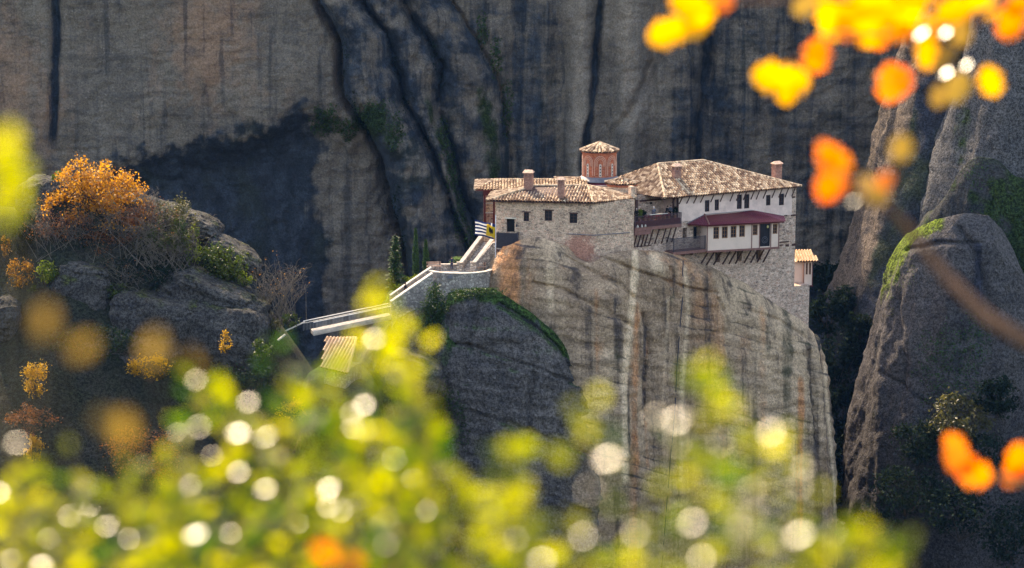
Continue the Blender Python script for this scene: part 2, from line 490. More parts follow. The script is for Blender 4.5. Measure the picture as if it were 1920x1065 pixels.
mk[..., 2] = leftm * (1 - under) * np.clip(.5 * np.exp(-((PX - 410) / 90) ** 2 - ((PY - 70) / 130) ** 2) + .42 * np.exp(-((PX - 30) / 110) ** 2 - ((PY - 190) / 150) ** 2) + .26 + .25 * fbm(PX * .012, PY * .004, PX * 0 + 55, 4), 0, 1)
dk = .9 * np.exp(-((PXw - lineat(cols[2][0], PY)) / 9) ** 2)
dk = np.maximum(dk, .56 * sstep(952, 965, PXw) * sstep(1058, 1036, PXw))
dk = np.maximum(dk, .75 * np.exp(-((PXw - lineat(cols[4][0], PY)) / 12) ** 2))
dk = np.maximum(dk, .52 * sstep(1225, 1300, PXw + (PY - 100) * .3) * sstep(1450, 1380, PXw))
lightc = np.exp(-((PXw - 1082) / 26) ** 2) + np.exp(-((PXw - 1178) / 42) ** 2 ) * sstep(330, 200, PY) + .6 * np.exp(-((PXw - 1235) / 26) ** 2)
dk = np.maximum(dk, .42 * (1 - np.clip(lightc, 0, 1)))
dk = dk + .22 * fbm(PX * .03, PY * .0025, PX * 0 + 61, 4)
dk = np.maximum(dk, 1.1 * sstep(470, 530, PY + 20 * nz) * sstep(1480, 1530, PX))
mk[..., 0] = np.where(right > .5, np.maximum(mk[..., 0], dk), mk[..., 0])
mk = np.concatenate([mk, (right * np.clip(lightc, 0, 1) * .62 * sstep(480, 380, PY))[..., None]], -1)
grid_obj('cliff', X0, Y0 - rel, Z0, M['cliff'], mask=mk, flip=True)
tag(bpy.data.objects['cliff'], 'huge grey brown cliff wall with dark water streaks closing the whole background', 'cliff', kind='structure')

def bedq(px, py):
    return (py - .26 * px) * .042 + .9 * fbm(px * .006, py * .006, px * 0 + 9, 3)
def polyd(px, py, pts):
    d = np.full(px.shape, 1e9)
    for (x0, y0), (x1, y1) in zip(pts, pts[1:]):
        vx, vy = x1 - x0, y1 - y0; t = np.clip(((px - x0) * vx + (py - y0) * vy) / (vx * vx + vy * vy), 0, 1)
        d = np.minimum(d, np.hypot(px - x0 - t * vx, py - y0 - t * vy))
    return d
# ---- generic rock body: a closed rim in plan, capped on top, falling away on all sides
def closed_rim(pts):
    return [P(*p) if len(p) == 3 else Vector(p[:3]) for p in pts]
def resample(pts, n):
    a = np.array([tuple(p) for p in pts]); a = np.vstack([a, a[:1]])
    d = np.linalg.norm(np.diff(a, axis=0), axis=1); t = np.concatenate([[0], np.cumsum(d)])
    q = np.linspace(0, t[-1], n, endpoint=False)
    return np.stack([np.interp(q, t, a[:, k]) for k in range(3)], -1)
def smooth_loop(a, k, it=1):
    for _ in range(it):
        a = (a + np.roll(a, 1, 0) * k + np.roll(a, -1, 0) * k) / (1 + 2 * k)
    return a
def rock_body(name, rim, zbot, off, mat, nu=300, nv=160, ncap=14, amp=1.0, fl=(.3, .03), seed=0, mask=None, dome=0.0, smooth=4, extra=None, beds=.55):
    R = smooth_loop(resample(rim, nu), .5, smooth)
    T = np.roll(R, -2, 0) - np.roll(R, 2, 0)
    nrm = np.stack([T[:, 1], -T[:, 0]], -1); nrm /= np.linalg.norm(nrm, axis=1)[:, None] + 1e-9
    area = np.sum(R[:, 0] * np.roll(R[:, 1], -1) - R[:, 1] * np.roll(R[:, 0], -1))
    if area < 0: nrm = -nrm
    nrm = smooth_loop(nrm, .6, 14); nrm /= np.linalg.norm(nrm, axis=1)[:, None] + 1e-9
    c = R.mean(0)
    rows = []; drop = []
    for i in range(ncap):
        t = i / ncap
        p = c * (1 - t) + R * t
        p[:, 2] = p[:, 2] + dome * (1 - t * t)
        rows.append(p); drop.append(np.zeros(nu))
    for i in range(nv):
        v = (i / (nv - 1)) ** 1.25
        d = v * (R[:, 2] - zbot)
        o = off(d)
        p = R.copy(); p[:, 0] += nrm[:, 0] * o; p[:, 1] += nrm[:, 1] * o; p[:, 2] -= d
        rows.append(p); drop.append(d)
    A = np.stack(rows); D = np.stack(drop)
    x, y, z = A[..., 0], A[..., 1], A[..., 2]
    s = seed * 17.3
    disp = 1.5 * fbm(x * fl[0] * .3 + s, y * fl[0] * .3, z * fl[1] * .5, 3) + .8 * ridged(x * fl[0] + s, y * fl[0], z * fl[1], 3)
    disp += beds * fbm(x * .06, y * .06 + s, z * .55, 4) + .3 * fbm(x * .6 + s, y * .6, z * .5, 4) + .14 * fbm(x * 1.6 + s, y * 1.6, z * 1.4, 3)
    disp *= amp * (.18 + .82 * sstep(0, 5, D))
    if extra is not None:
        k_ = 1 / ((y * CP - z * SP) * K)
        disp = disp + extra(960 + x * k_, 532.5 - (y * SP + z * CP) * k_, D)
    n3 = np.broadcast_to(nrm[None], A.shape[:2] + (2,))
    x = x + n3[..., 0] * disp; y = y + n3[..., 1] * disp
    z = z + np.where(D <= 0, .35 * amp * fbm(x * .4 + s, y * .4, z * 0 + s, 3), 0)
    fr = 1 - x * 0
    PXm, PYm = 960 + x / (y * CP - z * SP) / K, 532.5 - (y * SP + z * CP) / (y * CP - z * SP) / K
    mk = mask(PXm, PYm, D, x, y, z) if mask else np.zeros(x.shape + (3,))
    # close the hole at the centre: first ring is one point already
    return grid_obj(name, x, y, z, mat, wrap=True, mask=mk, flip=area < 0)

# ---- the pillar the monastery stands on
rim = closed_rim([
    (936, 470, 299), (937, 464, 293), (950, 462, 290.3), (975, 449, 289.6), (1010, 444, 288.6), (1045, 455, 288.0), (1062, 478, 287.5), (1085, 490, 287.2),
    (1110, 492, 286.9), (1130, 480, 287.4), (1155, 470, 289.2), (1185, 468, 291.4), (1215, 468, 293), (1245, 472, 294.5), (1280, 482, 296), (1330, 499, 298.6),
    (1400, 533, 302), (1440, 560, 304), (1480, 586, 306), (1508, 606, 307.6), (1518, 618, 312), (1500, 610, 322)])
rim += [Vector((34, 338, -58)), Vector((16, 338, -52)), Vector((2, 326, -50)), Vector((-1.8, 312, -49))]
def pil_off(d): return 1.1 * (1 - np.exp(-d / 1.2)) + 3.0 * (1 - np.exp(-d / 14.0)) + .012 * d
def pil_mask(px, py, D, x, y, z):
    m = np.zeros(px.shape + (3,))
    n = fbm(px * .02, py * .006, px * 0, 4)
    pxn = px + 6 * n
    w = 0
    for c, wd, y0, y1, s in [(955, 24, 430, 600, .95), (1130, 26, 500, 1000, .34), (1245, 12, 540, 1000, .36), (1392, 26, 560, 1000, .38), (1290, 8, 600, 1000, .36), (1090, 22, 440, 510, .25), (1120, 9, 530, 720, .5), (1192, 10, 560, 900, .62), (1212, 6, 620, 900, .5), (1430, 16, 560, 860, .45), (1500, 9, 700, 1000, .8), (1350, 10, 600, 900, .3)]:  # warm streaks; the first entry paints the sunlit strip at the left edge
        w = np.maximum(w, s * np.exp(-((pxn - c) / wd) ** 2) * sstep(y0 - 20, y0 + 20, py) * sstep(y1 + 40, y1 - 40, py))
    m[..., 2] = w
    d = .75 * np.exp(-((np.mod(bedq(px, py), 1) - .5) / .13) ** 2) * np.clip(.5 + 1.3 * fbm(px * .012, py * .012, px * 0 + 5, 3), 0, 1)
    for c, wd, y0, y1, s in [(1208, 4, 600, 800, .8), (1155, 8, 540, 1000, .42), (1325, 7, 560, 1000, .42), (1235, 5, 600, 1000, .42), (1415, 8, 580, 1000, .45), (1090, 8, 560, 800, .42), (1180, 4, 690, 900, .7), (1475, 18, 560, 800, .62), (1440, 10, 580, 700, .5), (1395, 14, 640, 900, .3), (1345, 6, 520, 620, .3), (1530, 14, 660, 1000, .5), (1300, 4, 580, 680, .5), (1008, 26, 470, 560, .28), (1060, 22, 520, 600, .25)]:
        d = np.maximum(d, s * np.exp(-((pxn - c) / wd) ** 2) * sstep(y0 - 25, y0 + 25, py) * sstep(y1 + 60, y1 - 60, py))
    m[..., 0] = d
    l = 0
    for pts, wd, s in [([(1192, 462), (1188, 540), (1180, 620), (1172, 700), (1170, 900)], 9, .8), ([(1283, 500), (1290, 600), (1280, 720), (1276, 900)], 8, .6), ([(1362, 590), (1364, 700), (1366, 860)], 3.5, .45), ([(1030, 500), (1034, 575)], 14, .6), ([(1230, 480), (1240, 510)], 22, .6), ([(1425, 560), (1428, 700), (1430, 860)], 8, .4), ([(1250, 560), (1246, 700), (1244, 900)], 6, .5), ([(1545, 680), (1556, 800), (1566, 960)], 5, .7), ([(1140, 620), (1142, 900)], 9, .45)]:
        l = np.maximum(l, s * np.exp(-(polyd(pxn, py, pts) / wd) ** 2))
    m = np.concatenate([m, (l + 0 * px)[..., None]], -1)
    m[..., 1] = .42 * np.exp(-((px - 1262) / 14) ** 2 - ((py - 560) / 26) ** 2) + .3 * np.exp(-((px - 1180) / 40) ** 2 - ((py - 480) / 14) ** 2)
    return m
def pil_extra(px, py, D):
    w = 5 * fbm(px * .03, py * .03, px * 0 + 3, 3)
    e = 0
    for pts, dep, wd in [([(1125, 478), (1165, 496), (1215, 515), (1280, 536)], .5, 2.5), ([(1280, 538), (1320, 545), (1342, 548)], .5, 2.5), ([(1342, 548), (1330, 515), (1318, 495)], .6, 4), ([(1345, 560), (1362, 595), (1364, 700), (1366, 800)], .5, 3),
                         ([(1060, 482), (1100, 505), (1160, 535), (1190, 560)], .5, 4), ([(1000, 530), (1060, 545), (1130, 580), (1180, 610)], .5, 4), ([(1205, 590), (1212, 640), (1205, 720), (1208, 800)], .9, 3), ([(1400, 580), (1460, 600), (1520, 640)], .35, 4),
                         ([(1180, 690), (1182, 800), (1178, 900)], .6, 3), ([(1515, 660), (1522, 760), (1535, 900)], .9, 5), ([(1250, 500), (1262, 520), (1260, 535)], .5, 3)]:
        e = e - dep * np.exp(-(polyd(px + w, py + w, pts) / wd) ** 2)
    e = e + .8 * np.exp(-((px - 1170) / 26) ** 2 - ((py - 482) / 14) ** 2) + 1.0 * np.exp(-((px - 1235) / 30) ** 2 - ((py - 500) / 22) ** 2) + .8 * np.exp(-((px - 1310) / 24) ** 2 - ((py - 522) / 18) ** 2)
    # beds dipping to the right
    q = bedq(px, py)
    e = e + .3 * (np.abs(np.mod(q, 1) - .5) - .25) * sstep(1, 6, D)
    return e
rock_body('rock_pillar', rim, -112, pil_off, M['pillar'], nu=560, nv=320, amp=.75, fl=(.34, .018), seed=1, mask=pil_mask, smooth=2, extra=pil_extra)
tag(bpy.data.objects['rock_pillar'], 'tall pale streaked rock pillar carrying the monastery', 'rock pillar', kind='structure')

# ---- darker lobe in front on its left, mossy on top
rim = closed_rim([(836, 566, 296), (834, 560, 290), (842, 550, 286.5), (862, 543, 285), (890, 541, 284.4), (925, 541, 284.2), (950, 556, 284), (990, 582, 284), (1040, 622, 284.4),
                  (1078, 675, 285.2), (1104, 730, 286.5), (1112, 770, 290)])
rim += [Vector((9, 300, -66)), Vector((4, 301, -56)), Vector((-4, 301, -50)), Vector((-8, 300, -49))]
def lobe_off(d): return 1.3 * (1 - np.exp(-d / 1.5)) + 1.6 * (1 - np.exp(-d / 12.0)) + .03 * d
def lobe_extra(px, py, D):
    w = 7 * fbm(px * .03, py * .03, px * 0 + 23, 3); e = 0
    for pts, dep, wd in [([(935, 570), (1000, 610), (1050, 655), (1080, 710)], .8, 4), ([(1000, 700), (985, 850), (990, 1000)], .6, 4), ([(838, 640), (900, 655), (1010, 690), (1080, 720)], .5, 3), ([(850, 760), (950, 790), (1100, 850)], .5, 4), ([(860, 880), (960, 900), (1100, 960)], .5, 4), ([(900, 560), (880, 640), (870, 720)], .5, 4)]:
        e = e - dep * np.exp(-(polyd(px + w, py + w, pts) / wd) ** 2)
    q = (py - .22 * px) * .045 + .7 * fbm(px * .01, py * .01, px * 0 + 9, 3)
    return e + .35 * (np.abs(np.mod(q, 1) - .5) - .25) * sstep(1, 6, D)
def lobe_mask(px, py, D, x, y, z):
    m = np.zeros(px.shape + (3,))
    n = fbm(x * .3, y * .3, z * .3, 4)
    m[..., 1] = sstep(2.4, .2, D + 2.0 * n) * .95
    m[..., 0] = .45 * sstep(5, 1, D) + .3 * n
    return m
rock_body('side_rock', rim, -112, lobe_off, M['lobe'], nu=300, nv=200, amp=1.2, fl=(.22, .05), seed=2, mask=lobe_mask, dome=.5, extra=lobe_extra)
tag(bpy.data.objects['side_rock'], 'dark rock lobe with a mossy cap leaning against the pale pillar', 'rock', kind='structure')

# ---- low shoulder under the stepped wall and bridge
rim = closed_rim([(690, 640, 296), (700, 640, 288), (740, 600, 285), (790, 575, 284.5), (838, 566, 285.2), (842, 566, 296), (800, 545, 302), (730, 545, 304)])
def sh_off(d): return 1.2 * (1 - np.exp(-d / 2.0)) + .10 * d
def sh_mask(px, py, D, x, y, z):
    m = np.zeros(px.shape + (3,)); n = fbm(x * .3, y * .3, z * .3, 4)
    m[..., 1] = .55 + .6 * n; m[..., 0] = .5
    return m
rock_body('rock_shoulder', rim, -112, sh_off, M['lobe'], nu=200, nv=120, amp=1.1, fl=(.25, .08), seed=3, mask=sh_mask)
tag(bpy.data.objects['rock_shoulder'], 'overgrown rock shoulder below the stepped stone wall', 'rock', kind='structure')

# ---- knoll below the bridge that carries the small tiled house
rim = closed_rim([(578, 700, 285), (582, 725, 279), (590, 742, 273.5), (640, 752, 272), (685, 742, 274), (700, 715, 281), (690, 690, 288), (630, 670, 291)])
rock_body('rock_knoll', rim, -112, sh_off, M['lobe'], nu=200, nv=120, amp=1.0, fl=(.25, .08), seed=9, mask=sh_mask, dome=1.2)
tag(bpy.data.objects['rock_knoll'], 'overgrown rock knoll under the small tiled house below the footbridge', 'rock', kind='structure')

# ---- right: dark tower close to the cliff, then the mossy tower in front
rim = [P(1870, -170, 376), P(1800, -130, 370), P(1775, -90, 366), P(1800, -100, 358), P(1850, -120, 356), P(1930, -160, 358), P(2060, -200, 366), P(2110, -220, 396), P(1950, -200, 404), P(1860, -180, 396)]
def tw_off(d): return .27 * np.minimum(d, 58) + .02 * d + 1.0 * (1 - np.exp(-d / 2.0))
def tw_mask(px, py, D, x, y, z):
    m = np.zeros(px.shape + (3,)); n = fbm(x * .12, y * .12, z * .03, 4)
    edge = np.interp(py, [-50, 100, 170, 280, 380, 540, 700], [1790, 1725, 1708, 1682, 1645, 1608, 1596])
    m[..., 0] = np.clip(.95 * sstep(2, 20, px - edge + 12 * n) + .3 * n, 0, 1)  # sunlit rim painted in: brown left edge, darkened to its right
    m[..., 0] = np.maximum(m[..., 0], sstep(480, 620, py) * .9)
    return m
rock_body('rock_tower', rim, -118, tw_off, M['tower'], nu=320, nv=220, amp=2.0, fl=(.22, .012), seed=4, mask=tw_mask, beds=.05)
tag(bpy.data.objects['rock_tower'], 'dark steep rock tower on the right close to the cliff', 'rock tower', kind='structure')

rim = [P(1700, 452, 340), P(1700, 440, 332), P(1722, 426, 327), P(1755, 412, 324), P(1800, 400, 321.5), P(1850, 402, 321.5), P(1884, 440, 322.5), P(1893, 520, 326), P(1892, 470, 342), P(1850, 390, 352), P(1770, 388, 350)]
def ms_off(d): return 1.0 * (1 - np.exp(-d / 1.5)) + .17 * d + 2.0 * (1 - np.exp(-d / 16)) - .0009 * d * d
def ms_extra(px, py, D):
    w = 6 * fbm(px * .03, py * .03, px * 0 + 13, 3); e = 0
    for pts, dep, wd in [([(1800, 430), (1830, 480), (1852, 560), (1870, 640)], 1.1, 6), ([(1700, 470), (1760, 455), (1830, 452)], .7, 4), ([(1790, 560), (1800, 620), (1796, 700)], .5, 4), ([(1690, 560), (1700, 680), (1680, 800)], .5, 5), ([(1660, 700), (1740, 760), (1790, 850)], .5, 5)]:
        e = e - dep * np.exp(-(polyd(px + w, py + w, pts) / wd) ** 2)
    return e
def ms_mask(px, py, D, x, y, z):
    m = np.zeros(px.shape + (3,)); n = fbm(x * .25, y * .25, z * .25, 4)
    edge = np.interp(py, [300, 440, 530, 640, 900], [1700, 1702, 1664, 1642, 1610])
    m[..., 1] = np.clip((1.0 * sstep(3.2, .5, D + 3.0 * n) * sstep(1800, 1740, px) + .75 * sstep(30, 4, px - edge + 30 * n)) * sstep(640, 470, py) + .0, 0, 1)
    m[..., 0] = np.clip(.15 + .5 * n + .5 * np.exp(-((px - 1835) / 10) ** 2) * sstep(430, 470, py) * sstep(760, 640, py), 0, 1)
    return m
rock_body('mossy_rock', rim, -118, ms_off, M['mossy'], nu=320, nv=240, amp=1.25, fl=(.13, .05), seed=5, mask=ms_mask, dome=.5, beds=.1, extra=ms_extra)
tag(bpy.data.objects['mossy_rock'], 'rounded grey rock pillar with bright moss on its shoulder at the right', 'rock pillar', kind='structure')

rim = [P(1735, 400, 346), P(1750, 396, 340), P(1778, 360, 338), P(1800, 318, 338), P(1832, 293, 337), P(1872, 300, 336), P(1905, 335, 334), P(1950, 350, 333), P(2020, 340, 333), P(2090, 350, 345), P(2000, 300, 362), P(1850, 285, 362)]
def up_mask(px, py, D, x, y, z):
    m = np.zeros(px.shape + (3,)); n = fbm(x * .2, y * .2, z * .2, 4)
    m[..., 1] = np.clip(.35 + .9 * n + .3 * sstep(1850, 1900, px), 0, 1); m[..., 0] = .35 + .4 * n
    return m
rock_body('mossy_rock', rim, -118, ms_off, M['mossdark'], nu=260, nv=160, amp=1.2, fl=(.2, .06), seed=6, mask=up_mask, dome=1.0, beds=.1)
tag(bpy.data.objects['mossy_rock.001'], 'taller moss covered rock mass behind the rounded pillar at the right edge', 'rock', kind='structure')

rim = [P(1868, -150, 352), P(1880, -140, 346), P(1930, -160, 343), P(2010, -180, 345), P(2080, -170, 352), P(2060, -160, 372), P(1930, -150, 372)]
def tr_off(d): return 1.0 * (1 - np.exp(-d / 2.0)) + .13 * np.minimum(d, 22) + .20 * np.maximum(0, np.minimum(d - 22, 40)) + .02 * d
def tr_mask(px, py, D, x, y, z):
    m = np.zeros(px.shape + (3,)); n = fbm(x * .2, y * .2, z * .1, 4)
    m[..., 0] = np.clip(.12 + .7 * n, 0, 1); m[..., 1] = np.clip(.2 + .8 * n - .3 * sstep(100, 0, py), 0, 1)
    return m
rock_body('rock_tower', rim, -118, tr_off, M['mossdark2'], nu=260, nv=220, amp=1.5, fl=(.2, .03), seed=8, mask=tr_mask, beds=.1)
tag(bpy.data.objects['rock_tower.001'], 'speckled grey rock tower rising out of the top right corner', 'rock tower', kind='structure')

# ---- right bottom scree slope and the left outcrop's hillside, gorge floor, hill under the camera: ONE ground sheet
M['ground'] = mat_rock('ground_earth', (.022, .022, .018), (.038, .034, .026), (.008, .010, .013), (.10, .06, .03), (.014, .022, .008), streak=.1, grain=.5, strata=.1, topmoss=.4)
gx_ = np.concatenate([np.linspace(-3000, -260, 40), np.linspace(-250, 250, 240), np.linspace(260, 3000, 40)])
gy_ = np.concatenate([np.linspace(-3000, -120, 40), np.linspace(-110, 480, 260), np.linspace(500, 4000, 40)])
GX, GY = np.meshgrid(gx_, gy_)
hill = -1.75 - np.maximum(0, GY - .5) * .62 - .0012 * np.maximum(0, GY) ** 2
hill = np.where(GY < .5, -1.75 + .12 * np.maximum(0, -GY) ** .9, hill)
floor = -113 + 6 * fbm(GX * .012, GY * .012, GX * 0, 5) + 2 * fbm(GX * .06, GY * .06, GX * 0, 4)
# the slope at lower right between the rock pillars, and the left hillside that carries the boulders
rs = -118 + 46 * sstep(52, 108, GX + 12 * fbm(GX * .03, GY * .03, GX * 0 + 5, 3)) * sstep(240, 330, GY) * sstep(470, 400, GY)
ridge_x = np.interp(GX, [-120, -66, -58, -45, -38, -31, -26, -20], [-43, -42, -39, -43.5, -49, -58, -66, -113])
slope = ridge_x - np.maximum(0, 292 - GY) * 1.05 - np.maximum(0, GY - 298) * 1.3
slope += 1.2 * fbm(GX * .12, GY * .12, GX * 0 + 8, 4)
GZ = np.maximum(np.maximum(floor, hill), np.maximum(rs, slope))
gm = np.zeros(GX.shape + (3,)); gm[..., 1] = .35; gm[..., 0] = .3
grid_obj('ground', GX, GY, GZ, M['ground'], mask=gm)
tag(bpy.data.objects['ground'], 'wooded gorge floor and hillsides running out under the whole scene', 'ground', kind='structure')
# ================================================================== MONASTERY
M['stone'] = mat_masonry('rubble_stone', [(.62, .42, .29), (.50, .33, .23), (.72, .51, .36), (.34, .23, .17), (.60, .37, .26)], (.66, .48, .345),
                         brick=[(tuple(P(1085, 472, 290.6) - Vector((4, 296, P(1115, 380, 290.0).z - 8))), 2.6, (.50, .22, .15))])
M['stone_pink'] = mat_masonry('pinkish_rubble_stone', [(.56, .39, .29), (.44, .30, .225), (.70, .53, .42), (.30, .215, .17), (.54, .34, .25)], (.62, .46, .36))
M['stone_grey'] = mat_masonry('grey_wall_stone', [(.46, .40, .34), (.35, .30, .26), (.56, .49, .41), (.27, .235, .2)], (.28, .24, .21), size=(2.2, 2.2, 2.8))
M['brick'] = mat_masonry('red_brick', [(.40, .105, .05), (.34, .085, .045), (.46, .13, .065), (.30, .08, .05)], (.44, .17, .10), size=(3.2, 3.2, 9.0), grain=.15, bump=.3)
M['chimney'] = mat_masonry('chimney_brick', [(.42, .20, .14), (.35, .17, .13), (.46, .27, .2), (.30, .16, .13)], (.36, .20, .15), size=(4, 4, 8), grain=.2, bump=.4)
M['white'] = mat_simple('lime_plaster', (.74, .56, .475), .9, .13, .9, spec=.15, bump=.2)
M['white2'] = mat_simple('cream_plaster', (.78, .59, .475), .9, .05, .7, spec=.15, bump=.2)
M['cream'] = mat_simple('cream_trim', (.72, .62, .50), .9, .1, 1.2, spec=.15)
M['wood'] = mat_simple('dark_wood', (.075, .035, .03), .7, .35, 4)
M['redwood'] = mat_simple('dark_red_wood', (.13, .025, .025), .6, .25, 4)
M['oak'] = mat_simple('varnished_oak', (.30, .135, .06), .55, .25, 4)
M['trim'] = mat_simple('brown_trim', (.23, .105, .085), .6, .2, 3)
M['iron'] = mat_simple('dark_iron', (.045, .045, .06), .5, .2, 5)
M['ironpurple'] = mat_simple('brown_iron', (.075, .045, .055), .5, .2, 5)
M['black'] = mat_simple('dark_interior', (.012, .012, .015), .9, .2, 2)
M['glass'] = mat_simple('window_glass', (.02, .024, .035), .12, .2, 1, spec=.6)
M['redmetal'] = mat_simple('dark_red_roofing', (.17, .028, .045), .5, .18, 2, spec=.35)
M['lead'] = mat_simple('grey_lead', (.16, .155, .17), .6, .2, 2)
M['concrete'] = mat_simple('pale_concrete', (.48, .43, .37), .9, .2, 1.5, bump=.2)
M['pale'] = mat_simple('white_painted_stone', (.52, .46, .39), .85, .25, 1.2)
M['tile'] = mat_tile('clay_tile', [(.13, .07, .045), (.36, .23, .14), (.72, .56, .38)], (.07, .045, .035))
M['tile2'] = mat_tile('pale_orange_tile', [(.60, .36, .20), (.68, .44, .26), (.74, .52, .34)], (.45, .27, .16))

RNG = random.Random(5)
def tile_face(mb_lists, poly, tw=.40, th=.46, amp=.15, jit=1.0):
    """barrel tiles over a planar roof polygon; poly[0]->poly[1] is the eave"""
    V, F, C = mb_lists
    p0 = Vector(poly[0]); U = (Vector(poly[1]) - p0)
    Nn = U.cross(Vector(poly[2]) - p0).normalized()
    if Nn.z < 0: Nn = -Nn
    # the eave may not be exactly horizontal: rows run along it all the same
    U.normalize(); W = Nn.cross(U).normalized()
    if W.z < 0: W = -W
    pts2 = [((Vector(q) - p0).dot(U), (Vector(q) - p0).dot(W)) for q in poly]
    u0 = min(p[0] for p in pts2); u1 = max(p[0] for p in pts2); v1 = max(p[1] for p in pts2)
    n = len(pts2)
    def vrange(u):
        ys = []
        for i in range(n):
            a, b = pts2[i], pts2[(i + 1) % n]
            if abs(a[0] - b[0]) < 1e-6: continue
            t = (u - a[0]) / (b[0] - a[0])
            if 0 <= t <= 1: ys.append(a[1] + t * (b[1] - a[1]))
        return (min(ys), max(ys)) if len(ys) >= 2 else None
    nc = max(1, int(round((u1 - u0) / tw)))
    for c in range(nc):
        uc = u0 + (c + .5) * (u1 - u0) / nc
        vr = vrange(uc)
        if not vr: continue
        va, vb = vr; va -= .12
        k = 0; v = va
        while v < vb - .05:
            ve = min(v + th * 1.12, vb + .05)
            r = RNG.random(); lift = .035 * jit * RNG.random(); sk = .035 * jit * (RNG.random() - .5)
            b = len(V)
            prof = [(-.5, -.75), (-.33, .25), (-.12, .95), (.12, .95), (.33, .25), (.5, -.75)]
            for vv, up in ((v, .035 + lift), (ve, lift * .3)):
                for (du, h) in prof:
                    q = p0 + U * (uc + du * tw * 1.0 + sk) + W * vv + Nn * (h * amp + up + .06)
                    V.append((q.x, q.y, q.z)); C.append((r, 0, 0))
            # closed nose
            for i in range(5):
                F.append((b + i, b + i + 1, b + 6 + i + 1, b + 6 + i))
            v += th; k += 1
def slab(mb, poly, t=.1, drop=.02):
    pts = [Vector(p) + Vector((0, 0, -drop)) for p in poly]
    mb.prism(pts, (0, 0, -t))
def ridge_caps(lists, a, b, r=.17):
    V, F, C = lists
    a = Vector(a); b = Vector(b); L = (b - a).length; n = max(1, int(L / .42)); t = (b - a) / L
    side = t.cross(Vector((0, 0, 1))).normalized(); up = side.cross(t).normalized()
    if up.z < 0: up = -up
    for i in range(n):
        s = a + t * (i * L / n); e = a + t * ((i + 1.08) * L / n); rr = RNG.random() * .5 + .5
        base = len(V)
        for q, k in ((s, 1.12), (e, .95)):
            for j in range(7):
                an = math.pi * j / 6 * 1.3 - .45
                w = q + side * (math.cos(an) * r * k) + up * (math.sin(an) * r * k + .06)
                V.append(tuple(w)); C.append((rr, 0, 0))
        for j in range(6): F.append((base + j, base + j + 1, base + 8 + j, base + 7 + j))
def tile_roof(name, faces, ridges, parent, mat=None, tw=.40, th=.46, under=None, jit=1.0):
    lists = ([], [], [])
    mb = MB()
    for f in faces:
        tile_face(lists, f, tw, th, jit=jit); slab(mb, f)
    for a, b in ridges: ridge_caps(lists, a, b)
    o = np_mesh(name, np.array(lists[0]), np.array(lists[1]), mat or M['tile'], parent, attrs={"tile": np.array(lists[2])}, smooth=False)
    mb.build('eave_board', under or M['wood'], o)
    return o

def wall_panel(mb, fr, s0, s1, ztop, zbot, holes, depth=.3, d=0.0):
    """vertical wall face of frame fr with real rectangular openings and reveals; ztop/zbot may be functions of s"""
    zt = ztop if callable(ztop) else (lambda s: ztop); zb = zbot if callable(zbot) else (lambda s: zbot)
    ss = sorted({s0, s1} | {h[0] for h in holes} | {h[1] for h in holes})
    zs = sorted({h[2] for h in holes} | {h[3] for h in holes})
    for a, b in zip(ss, ss[1:]):
        if b - a < 1e-5: continue
        m = (a + b) / 2
        cuts = sorted([(h[2], h[3]) for h in holes if h[0] <= m <= h[1]])
        lo = None
        for (c0, c1) in cuts + [(None, None)]:
            A = (lambda s: zb(s)) if lo is None else (lambda s, l=lo: l)
            B = (lambda s: zt(s)) if c0 is None else (lambda s, l=c0: l)
            mb.quad(fr.pt(a, A(a), d), fr.pt(b, A(b), d), fr.pt(b, B(b), d), fr.pt(a, B(a), d))
            lo = c1
    for (a, b, c, e) in holes:
        q = depth
        mb.quad(fr.pt(a, c, d), fr.pt(a, c, d - q), fr.pt(a, e, d - q), fr.pt(a, e, d))
        mb.quad(fr.pt(b, c, d - q), fr.pt(b, c, d), fr.pt(b, e, d), fr.pt(b, e, d - q))
        mb.quad(fr.pt(a, c, d), fr.pt(b, c, d), fr.pt(b, c, d - q), fr.pt(a, c, d - q))
        mb.quad(fr.pt(a, e, d - q), fr.pt(b, e, d - q), fr.pt(b, e, d), fr.pt(a, e, d))

def window(fr, rect, parent, wood, depth=.3, d=0.0, nx=2, ny=3, fw=.07, glass=None, lintel=None, name='window'):
    s0, s1, z0, z1 = rect; dd = d - depth + .1
    mb = MB()
    mb.box(fr, s0, s0 + fw, z0, z1, dd, dd + .08); mb.box(fr, s1 - fw, s1, z0, z1, dd, dd + .08)
    mb.box(fr, s0 + fw, s1 - fw, z0, z0 + fw, dd, dd + .08); mb.box(fr, s0 + fw, s1 - fw, z1 - fw, z1, dd, dd + .08)
    for i in range(1, nx):
        s = s0 + (s1 - s0) * i / nx; mb.box(fr, s - .025, s + .025, z0 + fw, z1 - fw, dd + .01, dd + .06)
    for i in range(1, ny):
        z = z0 + (z1 - z0) * i / ny; mb.box(fr, s0 + fw, s1 - fw, z - .02, z + .02, dd + .013, dd + .057)
    w = mb.build(name, wood, parent)
    g = MB(); g.box(fr, s0 + .01, s1 - .01, z0 + .01, z1 - .01, dd - .03, dd)
    g.build('pane', glass or M['glass'], w)
    if lintel:
        l = MB(); l.box(fr, s0 - lintel, s1 + lintel, z1 + .01, z1 + .16, d - .1, d + .05)
        l.build('lintel', M['wood'], w)
    return w
def rect_on(fr, x0, y0, x1, y1, d=0.0):
    """pixel corners measured in the photograph -> s0, s1, z0, z1 on the facade"""
    ym = (y0 + y1) / 2
    s0, _ = fr.sz(x0, ym, d); s1, _ = fr.sz(x1, ym, d)
    xm = (x0 + x1) / 2
    _, z1 = fr.sz(xm, y0, d); _, z0 = fr.sz(xm, y1, d)
    return (s0, s1, z0, z1)
